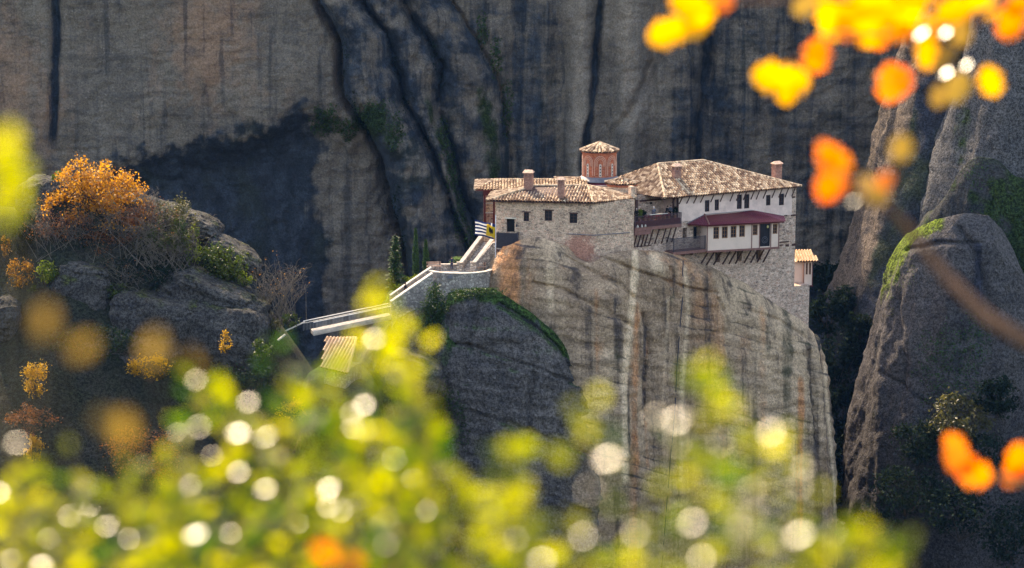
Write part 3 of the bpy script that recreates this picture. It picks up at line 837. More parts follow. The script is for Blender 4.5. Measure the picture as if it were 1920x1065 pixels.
def railing(fr, s0, s1, z0, z1, d, parent, mat, name='railing', post=1.6, gap=.16, returns=(), top=.07):
    mb = MB()
    mb.box(fr, s0, s1, z1 - .06, z1, d - top / 2, d + top / 2)
    mb.box(fr, s0, s1, z0 + .06, z0 + .11, d - .02, d + .02)
    n = int((s1 - s0) / gap)
    for i in range(n + 1):
        s = s0 + (s1 - s0) * i / n
        mb.box(fr, s - .028, s + .028, z0 + .112, z1 - .062, d - .014, d + .014)
    for s in (s0 + .03, s1 - .03): mb.box(fr, s - .04, s + .04, z0, z1 + .03, d - .041, d + .041)
    for s, d1 in returns:
        mb.bar(fr.pt(s, z1 - .03, d - .05), fr.pt(s, z1 - .03, d1), .06)
        mb.bar(fr.pt(s, z0 + .085, d - .05), fr.pt(s, z0 + .085, d1), .04)
        k = max(2, int(abs(d1 - d) / gap))
        for i in range(1, k):
            q = d + (d1 - d) * i / k
            mb.box(fr, s - .014, s + .014, z0 + .11, z1 - .062, q - .014, q + .014)
    return mb.build(name, mat, parent)
def chimney(fr_c, w, h, dpt, zb, parent, label=None, cap='gable', mat=None, e=None):
    """brick chimney on its own small frame; fr_c = plan point of its centre"""
    e = e or F1
    f = Frame((fr_c[0] - e.e.x * w / 2 + e.n.x * dpt / 2, fr_c[1] - e.e.y * w / 2 + e.n.y * dpt / 2),
              (fr_c[0] + e.e.x * w / 2 + e.n.x * dpt / 2, fr_c[1] + e.e.y * w / 2 + e.n.y * dpt / 2))
    mb = MB(); zt = zb + h
    mb.box(f, 0, w, zb, zt - .75, -dpt, 0)
    mb.box(f, -.05, w + .05, zt - .75, zt - .66, -dpt - .05, .05)
    for s in (0, w / 2 - .08, w - .16):
        for d in (-.16, -dpt):
            mb.box(f, s, s + .16, zt - .66, zt - .22, d, d + .16)
    mb.box(f, .1, w - .1, zt - .655, zt - .225, -dpt + .1, -.17 + .05)
    o = mb.build('chimney', mat or M['chimney'], parent, label=label)
    c = MB()
    c.box(f, -.1, w + .1, zt - .22, zt - .12, -dpt - .1, .1)
    a = [f.pt(-.16, zt - .12, .14), f.pt(w + .16, zt - .12, .14), f.pt(w + .16, zt - .12, -dpt - .14), f.pt(-.16, zt - .12, -dpt - .14)]
    r0, r1 = f.pt(.05, zt + .22, -dpt / 2), f.pt(w - .05, zt + .22, -dpt / 2)
    c.add(a + [r0, r1], [(0, 1, 5, 4), (1, 2, 5), (2, 3, 4, 5), (3, 0, 4), (0, 3, 2, 1)])
    c.build('chimney_cap', M['tilecap'], o)
    return o
M['tilecap'] = mat_simple('chimney_tile', (.55, .36, .26), .85, .4, 5)

# ------------------------------------------------------------------ main wing
A_ = P(1247, 371.5, 296.0); ZE = A_.z                       # eave height
B_ = PZ(1503, 349.5, ZE)
eh = Vector((B_.x - A_.x, B_.y - A_.y)).normalized()
F0 = Frame((A_.x, A_.y), (B_.x, B_.y))
OV = .75                                                      # eave overhang
a2 = Vector((A_.x, A_.y)) - F0.n * OV; b2 = Vector((B_.x, B_.y)) - F0.n * OV
F1 = Frame((a2.x, a2.y), (b2.x, b2.y))                       # the facade plane
main = root('monastery_house', F1.pt(10, ZE - 12, -4), 'long white and stone monastery house with a broad tiled roof and red roofed oriel', 'monastery')
sL, _ = F1.sz(1187, 440); s272, _ = F1.sz(1271, 400); sR, _ = F1.sz(1491, 450); s484, _ = F1.sz(1484, 400)
sQ, _ = F1.sz(1517, 575)
DEP = 13.0
# white upper storey
def ws(x0, y0, x1, y1): return rect_on(F1, 1180 + x0 / 5.325, 280 + y0 / 5.325, 1180 + x1 / 5.325, 280 + y1 / 5.325)
wins = [ws(752, 507, 798, 622), ws(850, 500, 893, 610), ws(1072, 452, 1122, 595), ws(1145, 448, 1197, 590), ws(1363, 455, 1408, 560), ws(1492, 443, 1543, 558)]
zw = F1.sz(1400, 414)[1]
zwL = F1.sz(1275, 415)[1]; zwR = F1.sz(1484, 403)[1]
zwhite = lambda s: zwL + (zwR - zwL) * (s - s272) / (s484 - s272)
mb = MB()
wall_panel(mb, F1, s272, s484, ZE + .1, zwhite, wins, .28, d=.06)
mb.quad(F1.pt(s272, zwL, .06), F1.pt(s484, zwR, .06), F1.pt(s484, zwR, -.2), F1.pt(s272, zwL, -.2))
mb.quad(F1.pt(s272, zwL, .06), F1.pt(s272, zwL, -3.2), F1.pt(s272, ZE + .1, -3.2), F1.pt(s272, ZE + .1, .06))
mb.build('wall', M['white'], main, label='white plastered upper wall')
for w in wins: window(F1, w, main, M['wood'], .28, .06, 2, 3, .06)
# stone walls: front below, right end, back, left flank of the loggia
fl_up = F1.sz(1230, 424)[1]                                  # loggia floor height
lowdoor = [rect_on(F1, 1280, 427, 1288, 447), rect_on(F1, 1300, 425, 1313, 449)]
def cw(x0, y0, x1, y1): return rect_on(F1, 1160 + x0 / 4.097, 360 + y0 / 4.097, 1160 + x1 / 4.097, 360 + y1 / 4.097)
under = [cw(742, 460, 780, 540), cw(908, 448, 946, 530), cw(1057, 440, 1096, 522)]
niche = cw(485, 512, 512, 566)
zbot = -112
mb = MB()
def ztop_stone(s):
    return fl_up if s < s272 else zwhite(min(s, s484))
wall_panel(mb, F1, sL - 1.0, s272, fl_up - .02, -60, [], .3)
wall_panel(mb, F1, s272, s484, lambda s: zwhite(s) - .001, -70, lowdoor + under + [niche], .9)
wall_panel(mb, F1, s484, sR, ZE + .1, -78, [], .3)
p = F1.pt
mb.quad(p(sR, -78, 0), p(sR, -78, -DEP), p(sR, ZE + .1, -DEP), p(sR, ZE + .1, 0))
mb.quad(p(sR, -78, -DEP), p(sL - 1, -60, -DEP), p(sL - 1, ZE + .1, -DEP), p(sR, ZE + .1, -DEP))
mb.quad(p(sL - 1, -60, -DEP), p(sL - 1, -60, 0), p(sL - 1, fl_up, 0), p(sL - 1, fl_up, -DEP))
# loggia back wall, 3.2 m inside
bk = -3.2
hb = [rect_on(F1, 1262, 371, 1269, 400, bk)]
wall_panel(mb, F1, sL - 1, s272, ZE + .1, fl_up - .5, [], .3, d=bk)
mb.quad(p(sL - 1, fl_up - .02, 0), p(s272, fl_up - .02, 0), p(s272, fl_up - .02, bk), p(sL - 1, fl_up - .02, bk))
# lower buttress at the right end, stepping out of the facade line
zb_t = F1.sz(1505, 535)[1]
mb.prism([p(sR + .004, -78, -.02), p(sQ, -78, -.02), p(sQ, -78, -5), p(sR + .004, -78, -5)], (0, 0, zb_t + 78))
mb.build('stone_wall', M['stone_pink'], main)
# dark rooms behind doors and openings
for h in lowdoor + under + [niche]:
    mb = MB(); mb.quad(p(h[0] - .02, h[2] - .02, -.88), p(h[1] + .02, h[2] - .02, -.88), p(h[1] + .02, h[3] + .02, -.88), p(h[0] - .02, h[3] + .02, -.88)); mb.build('dark_opening', M['black'], main)
# quoin stones and timber lacing at the right corner
for (x0, y0, x1, y1) in [(1500, 918, 1590, 930), (1500, 950, 1530, 962), (1560, 948, 1590, 968), (1625, 940, 1660, 962), (1612, 650, 1665, 665), (1545, 655, 1575, 668), (1620, 470, 1650, 485)]:
    mb = MB(); r = ws(x0, y0, x1, y1); mb.box(F1, r[0], r[1], r[2], r[3], -.05, .09); mb.build('timber_lacing', M['wood'], main)
# roof: hipped, ridge parallel to the facade
zr_ = None
rl = P(1236, 305.5, 1)                                       # direction only
# ridge ends: lie on the vertical plane 6.9 m behind the eave line
RD = -7.0
Fr = Frame((A_.x + F0.n.x * RD, A_.y + F0.n.y * RD), (B_.x + F0.n.x * RD, B_.y + F0.n.y * RD))
s_l, z_l = Fr.sz(1233, 306); s_r, z_r = Fr.sz(1318, 303.5)
zr = (z_l + z_r) / 2
EL = F0.L
e0 = F0.pt(0, ZE, 0); e1 = F0.pt(EL, ZE, 0); e2 = F0.pt(EL, ZE, -14.5); e3 = F0.pt(-3.2, ZE, -14.5)
el = F0.pt(-4.3, ZE + .15, -6.5)                             # far corner of the left slope
rL = Fr.pt(s_l, zr, 0); rR = Fr.pt(s_r, zr, 0)
e3 = F0.pt(-2.0, ZE, -14.5)
tile_roof('roof', [[e0, e1, rR, rL], [e3, e0, rL], [e1, e2, rR], [e2, e3, rL, rR]],
          [(e0, rL), (rL, rR), (e1, rR)], main)
# eave brackets
mb = None
for (xt, yt, xb, yb) in [(455, 490, 425, 535), (530, 485, 497, 545), (608, 478, 572, 540), (680, 472, 642, 538), (748, 465, 710, 530), (848, 460, 812, 527), (942, 455, 907, 522), (1040, 447, 1005, 518), (1100, 443, 1068, 512), (1170, 440, 1138, 505), (1245, 432, 1213, 500), (1300, 428, 1266, 500), (1370, 422, 1336, 490), (1455, 415, 1423, 484), (1520, 410, 1492, 480), (1590, 403, 1555, 477), (1650, 400, 1622, 470)]:
    s_, z_ = F1.sz(1180 + xb / 5.325, 280 + yb / 5.325, .06)
    k = MB(); k.bar(p(s_, z_, .07), p(s_, ZE - .12, .78), .10, .11)
    k.build('bracket', M['wood'], main)
# plate under the eave
mb = MB(); mb.box(F1, -.5, sR, ZE - .16, ZE - .02, .5, .62); mb.build('eave_beam', M['wood'], main)
# chimneys on the main roof
def roof_pt(px, py, poly):
    a, b, c = [Vector(q) for q in poly[:3]]; n = (b - a).cross(c - a); r = Vector(ray(px, py))
    return r * (a.dot(n) / r.dot(n))
fc = [e0, e1, rR]
c1 = roof_pt(1271.5, 337, fc)
hh = (337 - 311) * K * c1.y / .98
chimney((c1.x - F1.n.x * .4, c1.y - F1.n.y * .4), .98, hh + .35, .8, c1.z - .3, main, 'stubby brick chimney with dark slots')
c2 = roof_pt(1456, 334, fc)
c2 = P(1456, 337, c2.y - 1.0 + 6)
hh = (337 - 303) * K * c2.y
chimney((c2.x, c2.y), 1.15, hh, .9, c2.z - .1, main, 'tall pinkish brick chimney at the right end')

# loggia: posts, balcony slab, railing, struts
slabz = fl_up; so0 = sL - .4; so1 = F1.sz(1278, 424, 1.1)[0]
zf = F1.sz(1230, 424, 1.1)[1]
mb = MB(); mb.box(F1, so0, so1, zf - .42, zf, -.1, 1.1); mb.box(F1, so0 - .02, so0 + 2.6, zf - 1.0, zf - .425, -.1, 1.0)
bal = mb.build('balcony_slab', M['trim'], main)
ztop_r = F1.sz(1230, 402.5, 1.05)[1]
mb = MB(); mb.box(F1, so0 + .1, s272 - .1, zf + .004, zf + .75, -3.1, .80); mb.build('raised_deck', M['redwood'], main)
railing(F1, so0, so1, zf, ztop_r, 1.02, main, M['ironpurple'], returns=[(so1 - .03, .05), (so0 + .03, .05)])
mb = MB(); mb.box(F1, so0 + 2.3, so0 + 5.2, ztop_r + .003, ztop_r + .09, .93, 1.13); mb.build('rail_plank', M['pale'], main)
for px_, w_ in ((1194, .3), (1263, .13), (1271, .14)):
    s_, _ = F1.sz(px_, 390)
    k = MB(); k.box(F1, s_ - w_ / 2, s_ + w_ / 2, fl_up, ZE, -.2, .1); k.build('post', M['wood'], main)
mb = MB(); r = rect_on(F1, 1200, 373.5, 1258, 376, bk + .1); mb.box(F1, r[0], r[1], r[2], r[3] + .05, bk, bk + .12); mb.build('lintel', M['wood'], main)
mb = MB(); r = rect_on(F1, 1218, 379, 1223, 382.5, bk); mb.box(F1, r[0], r[1], r[2], r[3], bk - .05, bk + .012); mb.build('vent', M['black'], main)
r = rect_on(F1, 1261, 377, 1269, 402, bk + .05); mb = MB(); mb.box(F1, r[0], r[1], fl_up, r[3], bk, bk + .1); mb.build('door', M['oak'], main)
for (xt, yt, xb, yb) in [(150, 345, 115, 425), (185, 342, 145, 425), (225, 337, 172, 425), (240, 332, 200, 410), (275, 325, 232, 405), (320, 320, 278, 398), (365, 310, 330, 395), (405, 305, 370, 388), (440, 300, 408, 385)]:
    s_, z_ = F1.sz(1160 + xb / 4.097, 360 + yb / 4.097, .05)
    st, _ = F1.sz(1160 + xt / 4.097, 360 + yt / 4.097, .95)
    k = MB(); k.bar(p(s_, z_, .03), p(s_ + .06, zf - .45, .95), .13, .13); k.build('strut', M['wood'], main)
mb = MB(); s_, z_ = F1.sz(1188, 463); s2_, z2_ = F1.sz(1221, 464.5); mb.bar(p(s_, z_, .06), p(s2_, z_, .06), .1); mb.build('wall_beam', M['wood'], main)

# oriel: slightly turned, red roof, on struts
oc = F1.sz(1325, 470, 2.0)
ocp = F1.pt(oc[0], 0, 2.0)
zfl = oc[1]
orr = PZ(1460, 462.5, zfl)
FO = Frame((ocp.x, ocp.y), (orr.x, orr.y))
def co(x0, y0, x1, y1): return rect_on(FO, 1160 + x0 / 4.097, 360 + y0 / 4.097, 1160 + x1 / 4.097, 360 + y1 / 4.097)
zo_t = FO.sz(1327, 421)[1]
ow = [co(727, 268, 772, 360), co(793, 265, 838, 355), co(860, 260, 905, 350), co(926, 255, 970, 345), co(1030, 250, 1068, 332), co(1183, 245, 1220, 322)]
odoor = co(1085, 225, 1166, 409)
odoor = (odoor[0], odoor[1], zfl + .12, odoor[3])
q = FO.pt
mb = MB()
wall_panel(mb, FO, 0, FO.L, zo_t + .05, zfl, ow + [odoor], .22)
def depth_to_wall(s):
    w = FO.pt(s, 0, 0); return (Vector((w.x, w.y)) - F1.a).dot(F1.n)
lback = -depth_to_wall(0) * 1.05; rback = -depth_to_wall(FO.L) * 1.0
mb.quad(q(0, zfl, lback), q(0, zfl, 0), q(0, zo_t + .05, 0), q(0, zo_t + .05, lback))
mb.quad(q(FO.L, zfl, 0), q(FO.L, zfl, rback), q(FO.L, zo_t + .05, rback), q(FO.L, zo_t + .05, 0))
mb.quad(q(0, zfl, lback), q(FO.L, zfl, rback), q(FO.L, zfl, 0), q(0, zfl, 0))
ori = mb.build('oriel', M['white2'], main, label='cream oriel room jutting out below the white wall')
for w in ow: window(FO, w, ori, M['oak'], .22, 0, 2, 3, .1)
mb = MB()
for x in (0, co(1020, 250, 1025, 300)[0], odoor[0] - .12, odoor[1], FO.L - .1):
    mb.box(FO, x, x + .12, zfl, zo_t, .002, .06)
mb.box(FO, -.06, FO.L + .06, zfl - .28, zfl - .003, -1.9, .10)
mb.build('timber_frame', M['trim'], ori)
mb = MB(); mb.quad(q(odoor[0], odoor[2], -.2), q(odoor[1], odoor[2], -.2), q(odoor[1], odoor[3], -.2), q(odoor[0], odoor[3], -.2))
for i in range(4):
    s_ = odoor[0] + (odoor[1] - odoor[0]) * (i + .5) / 4; mb.box(FO, s_ - .02, s_ + .02, odoor[2], odoor[3], -.17, -.13)
gd = mb.build('glass_door', M['glass'], ori)
mb = MB()
cs, cz = (odoor[0] + odoor[1]) / 2, odoor[2] + .9
ring = [q(cs + .42 * math.cos(t * math.pi / 10), cz + .42 * math.sin(t * math.pi / 10), -.1) for t in range(21)]
mb.tube(ring, .025, 6, False)
ring = [q(cs + .22 * math.cos(t * math.pi / 10), cz + .22 * math.sin(t * math.pi / 10), -.1) for t in range(21)]
mb.tube(ring, .02, 6, False)
mb.build('iron_ring', M['lead'], gd)
mb = MB(); mb.lathe(q(cs + .36, odoor[3] - .85, -.02), [(.02, .3), (.12, .22), (.14, 0), (.05, -.1)], 10)
mb.build('lantern', mat_simple('lantern_glass', (.75, .62, .25), .4, .1), ori)
# oriel roof
ov = .55
ra = q(-1.75, zo_t, -.75); rb = q(-.25, zo_t - .02, ov); rc = q(FO.L + 1.1, zo_t - .02, ov); rd = q(FO.L + 1.1, zo_t, rback)
ztopo = F1.sz(1411, 395.5, .08)[1]
t0 = F1.pt(F1.sz(1321, 403, .08)[0], F1.sz(1321, 403.5, .08)[1], .08); t1 = F1.pt(F1.sz(1411, 395, .08)[0], ztopo, .08)
rr_ = F1.pt(F1.sz(1468, 405, .08)[0], F1.sz(1468, 406, .08)[1], .08)
ra = F1.pt(F1.sz(1291, 417, .5)[0], zo_t, .3)
rb = q(.1, zo_t - .05, ov); rc = q(FO.L + .55, zo_t - .05, ov)
lists = ([], [], [])
tile_face(lists, [rb, rc, t1, t0], .26, .5, .045, .3); tile_face(lists, [ra, rb, t0], .26, .5, .045, .3); tile_face(lists, [rc, rr_, t1], .26, .5, .045, .3)
oroof = np_mesh('oriel_roof', np.array(lists[0]), np.array(lists[1]), M['redmetal'], ori, attrs={"tile": np.array(lists[2])}, smooth=False)
mb = MB()
for f in ([rb, rc, t1, t0], [ra, rb, t0], [rc, rr_, t1]): slab(mb, f, .12, .03)
mb.build('soffit', M['redwood'], oroof)
mb = MB()
for a, b in ((ra, t0), (t0, t1), (t1, rr_)): mb.bar(Vector(a) + Vector((0, 0, .1)), Vector(b) + Vector((0, 0, .1)), .22, .06)
mb.build('flashing', M['lead'], oroof)
mb = MB(); mb.tube([rb + Vector((0, 0, .12)), t0 + Vector((0, 0, .12))], .12, 8); mb.build('hip_cap', M['trim'], oroof)
# struts below the oriel
for (xb, yb) in [(625, 565), (675, 562), (730, 560), (800, 555), (848, 553), (898, 550), (965, 545), (1015, 542), (1065, 540), (1112, 538)]:
    s_, z_ = F1.sz(1160 + xb / 4.097, 360 + yb / 4.097, .05)
    dd_ = min(1.7, depth_to_wall(min(FO.L, max(0, s_ - oc[0]))) - .25)
    k = MB(); k.bar(p(s_, z_, .03), p(s_ + .1, zfl - .3, max(.6, dd_)), .15, .15); k.build('strut', M['wood'], main)
# lower balcony beside the oriel
zlb = F1.sz(1290, 470.5, 1.9)[1]
lb0 = F1.sz(1263, 468, 1.9)[0]; lb1 = oc[0] - .08
mb = MB(); mb.box(F1, lb0 - .1, lb1, zlb - .38, zlb, -.1, 1.95); mb.build('balcony_slab', M['trim'], main)
railing(F1, lb0, lb1 - .05, zlb, F1.sz(1290, 445, 1.9)[1], 1.86, main, M['iron'], returns=[(lb0 + .03, .05)])
for s_ in (lb0 + .5, lb0 + 1.9, lb0 + 3.2):
    k = MB(); k.box(F1, s_ - .09, s_ + .09, zlb - .62, zlb - .385, -.1, 1.8); k.build('joist', M['wood'], main)

# small box bay hanging on the far right flank
bz1 = zb_t
bb = P(1506.5, 535, F1.pt(sQ, 0, 0).y + 1.5)
FB = Frame((bb.x, bb.y), (bb.x + F1.e.x * 1.0 + .55, bb.y + F1.e.y * .3))
bw = 1.25; bh0 = bb.z; bh1 = P(1511, 491, bb.y).z
mb = MB(); wr = [(.28, .55, bh0 + 1.55, bh1 - .15), (.75, 1.02, bh0 + 1.55, bh1 - .15)]
wall_panel(mb, FB, 0, bw, bh1, bh0, wr, .12)
u = FB.pt
mb.quad(u(0, bh0, -2), u(0, bh0, 0), u(0, bh1, 0), u(0, bh1, -2)); mb.quad(u(bw, bh0, 0), u(bw, bh0, -2), u(bw, bh1, -2), u(bw, bh1, 0))
mb.quad(u(0, bh0, -2), u(bw, bh0, -2), u(bw, bh0, 0), u(0, bh0, 0)); mb.quad(u(bw, bh0, -2), u(0, bh0, -2), u(0, bh1, -2), u(bw, bh1, -2))
mb.box(FB, -1.7, -.004, bh0 + .01, bh1 - .01, -3.2, -.35)
bay = mb.build('box_bay', M['white2'], main, label='small white box bay with an orange tiled roof')
for w in wr: window(FB, w, bay, M['oak'], .12, 0, 1, 2, .06)
mb = MB()
for s_ in (-.02, bw - .06): mb.box(FB, s_, s_ + .08, bh0, bh1, .002, .05)
mb.box(FB, -.08, bw + .08, bh0 - .16, bh0 - .003, -2.0, .08); mb.box(FB, -.3, bw + .4, bh1 + .002, bh1 + .14, -2.2, .35)
mb.build('timber_frame', M['redwood'], bay)
o_ = u(-1.1, bh1 + .18, .55)
tile_roof('bay_roof', [[u(-1.0, bh1 + .16, .5), u(bw + .75, bh1 + .16, .5), u(bw + .3, bh1 + 1.25, -2.2), u(-1.2, bh1 + 1.25, -2.2)]], [], bay, M['tile2'], jit=.3)
# cable / drain pipe that runs down the rock from the niche

# ------------------------------------------------------------------ left stone wing
C3 = P(1115, 380, 290.0); ZL = C3.z
Lc = PZ(929, 378.6, ZL)                                      # left eave end
Lc = Vector((P(929, 378, 292.6).x, 292.6, ZL))
Rr = Vector((C3.x + F1.e.x * 6.2, C3.y + F1.e.y * 6.2, ZL))
wing = root('stone_wing', (4, 296, ZL - 8), 'low rubble stone wing with four small openings and a striped tiled roof', 'monastery wing')
FA = Frame((Lc.x, Lc.y), (C3.x, C3.y))
FBr = Frame((C3.x, C3.y), (Rr.x, Rr.y))
cross = FA.e.x * FBr.e.y - FA.e.y * FBr.e.x
WD = 11.0
def xz(x0, y0, x1, y1, fr=None): return rect_on(fr or FA, 860 + x0 / 5.3235, 360 + y0 / 5.3235, 860 + x1 / 5.3235, 360 + y1 / 5.3235)
lw = [xz(648, 205, 702, 294), xz(858, 187, 932, 288), xz(1106, 216, 1184, 312)]
ld = xz(478, 268, 558, 400)
mb = MB()
wall_panel(mb, FA, 0, FA.L, ZL + .05, -62, lw + [ld], .35)
wall_panel(mb, FBr, 0, FBr.L, ZL + .05, -62, [], .35)
w = FA.pt; x = FBr.pt
bl = w(.4, 0, -WD); br = x(FBr.L, 0, -WD * .8)
mb.quad(Vector((bl.x, bl.y, -62)), w(0, -62, 0), w(0, ZL + .05, 0), Vector((bl.x, bl.y, ZL + .05)))
mb.quad(x(FBr.L, -62, 0), Vector((br.x, br.y, -62)), Vector((br.x, br.y, ZL + .05)), x(FBr.L, ZL + .05, 0))
mb.quad(Vector((br.x, br.y, -62)), Vector((bl.x, bl.y, -62)), Vector((bl.x, bl.y, ZL + .05)), Vector((br.x, br.y, ZL + .05)))
mb.build('wall', M['stone'], wing)
for i, r in enumerate(lw): window(FA, r, wing, M['wood'], .35, 0, 2, 3, .07, lintel=.25 if i < 2 else .1)
mb = MB(); mb.box(FA, ld[0] - .25, ld[1] + .25, ld[3] + .01, ld[3] + .18, -.1, .06); mb.build('lintel', M['cream'], wing)
mb = MB(); mb.quad(w(ld[0], ld[2], -.33), w(ld[1], ld[2], -.33), w(ld[1], ld[3], -.33), w(ld[0], ld[3], -.33)); mb.build('doorway', M['black'], wing)
mb = MB(); r = xz(572, 322, 586, 348); mb.box(FA, r[0], r[1], r[2], r[3], -.05, .06); mb.build('wall_box', M['iron'], wing)
# string course
mb = MB()
sA, zA = FA.sz(1066, 438.5); sB, zB = FA.sz(1114, 441)
mb.bar(w(sA, zA, .02), w(FA.L, zB, .02), .12, .1)
sD, zD = FBr.sz(1180, 436)
mb.bar(x(.02, zB, .03), x(sD, zD, .03), .12, .1)
mb.build('string_course', M['lead'], wing)
# roof: front slope, right slope, left hip, back
eo = .5
ea = P(912.5, 375.5, Lc.y - .6); eb = P(1112, 380.5, C3.y - .55); ec = P(1191, 372.5, Rr.y + .5)
ea.z = ZL - .02
rg0 = P(1003, 348.5, 295.5); rg1 = P(1102, 348.5, 295.5)
zrg = (rg0.z + rg1.z) / 2; rg0.z = rg1.z = zrg
ebk1 = Vector((Rr.x + .5, Rr.y + 5.5, ZL)); ebk0 = Vector((Lc.x - .5, Lc.y + 7.5, ZL))
tile_roof('roof', [[ea, eb, rg1, rg0], [eb, ec, rg1], [ebk0, ea, rg0], [ec, ebk1, rg1], [ebk1, ebk0, rg0, rg1]], [(ea, rg0), (rg0, rg1), (eb, rg1), (ec, rg1)], wing)
hA = roof_pt(991, 352, [ea, eb, rg1]); hA = P(991, 351, 295.0)
chimney((hA.x, hA.y), 1.12, (351 - 320) * K * 295 + .3, 1.0, hA.z - .35, wing, 'square brick chimney with a pitched tile cap', e=FA)
hB = roof_pt(1052, 372, [ea, eb, rg1])
chimney((hB.x, hB.y), .8, (372 - 334) * K * hB.y + .2, .7, hB.z - .2, wing, 'tall thin brick chimney with a dark open top', e=FA)
# dark balcony in front of the doorway
bs0, bz = FA.sz(931.5, 466, 1.0); bs1, _ = FA.sz(969.5, 463, 1.0)
bzt = FA.sz(950, 436.5, 1.0)[1]
mb = MB(); mb.box(FA, bs0, bs1, bz - .35, bz - .06, -.2, 1.1); bsl = mb.build('balcony_slab', M['wood'], wing)
mb = MB(); mb.box(FA, bs0, bs1, bz - .058, bz + .02, -.1, 1.06); mb.build('slab_edge', M['pale'], bsl)
mb = MB(); mb.box(FA, bs0, bs1, bz + .12, bzt - .06, .93, .97)
n = 20
for i in range(n + 1):
    s_ = bs0 + (bs1 - bs0) * i / n; mb.box(FA, s_ - .04, s_ + .04, bz + .021, bzt, .971, 1.02)
mb.box(FA, bs0, bs0 + .06, bz + .12, bzt, .0, .92); mb.box(FA, bs1 - .06, bs1, bz + .12, bzt, .0, .92)
mb.build('railing', M['iron'], wing)

# ------------------------------------------------------------------ wooden gallery behind on the left
gal = root('gallery_wing', (0, 306, ZL - 6), 'dark red timber gallery under a low tiled roof behind the stone wing', 'gallery')
gy = 300.0
g0 = P(890.5, 356.5, gy); g1 = Vector((P(1015, 357, gy).x, gy, g0.z))
gr0 = P(929, 337.5, gy + 5.0); gr1 = P(1100, 338.5, gy + 5.0); gr1.z = gr0.z
g1 = Vector((P(1100, 357, gy).x, gy, g0.z))
gb0 = Vector((g0.x, gy + 10, g0.z)); gb1 = Vector((g1.x, gy + 10, g0.z))
tile_roof('roof', [[g0, g1, gr1, gr0], [gb0, g0, gr0], [gb1, gb0, gr0, gr1]], [(g0, gr0), (gr0, gr1)], gal, under=M['redwood'])
FG = Frame((P(906, 380, gy + .8).x, gy + .8), (P(1090, 380, gy + .8).x, gy + .8))
gfl = P(918, 424, gy + .8).z; gt = g0.z - .1
v_ = FG.pt
mb = MB(); mb.box(FG, .0, FG.L, gfl - 6, gt, -8, -2.5); mb.box(FG, 1.6, FG.L, gfl - 4, gt, -2.5, -.2); mb.build('wall', M['stone'], gal)
for s_ in (.05, 1.32):
    k = MB(); k.box(FG, s_, s_ + .26, gfl, gt, -.25, 0); k.build('post', M['redwood'], gal)
k = MB(); k.box(FG, .05, .31, gfl, gt, -2.4, -2.1); k.build('post', M['redwood'], gal)
mb = MB(); mb.box(FG, 0, 1.6, gfl - .45, gfl - .01, -2.5, .05); mb.build('floor_beam', M['pale'], gal)
mb = MB(); mb.box(FG, .0, 1.7, gt - .75, gt - .02, -.22, -.02); mb.build('frieze', M['redwood'], gal)
railing(FG, .31, 1.32, gfl, gfl + 1.75, -.12, gal, M['redwood'], gap=.2)
zz = P(918, 383, gy).z
mb = MB(); mb.box(FG, .32, 1.31, zz - .05, zz + .07, -.2, -.05); mb.build('tie_rail', M['pale'], gal)
mb = MB(); mb.box(FG, .3, 1.33, gfl + 1.76, gfl + 1.86, -.22, .02); mb.build('handrail', M['pale'], gal)

# ------------------------------------------------------------------ church: drum, skirts, red roof, apse turret
ch = root('church', (P(1123, 340, 305).x, 305, ZL - 4), 'small brick church with a round red drum tower and tiled cone roof', 'church')
dy = 305.0
dc = P(1123.5, 335, dy); dr = 32.2 * K * dy
zb_ = P(1123, 334, dy - dr).z; zt_ = P(1123, 287, dy - dr).z; za = P(1123.5, 267.5, dy).z
mb = MB()
NS = 16
pr = [(dr, zb_ - 4), (dr, zt_ - .25), (dr + .08, zt_ - .24), (dr + .08, zt_ - .1), (dr + .2, zt_ - .09), (dr + .2, zt_ + .05)]
mb.lathe((dc.x, dc.y, 0), pr, 32)
drum = mb.build('drum', M['brick'], ch)
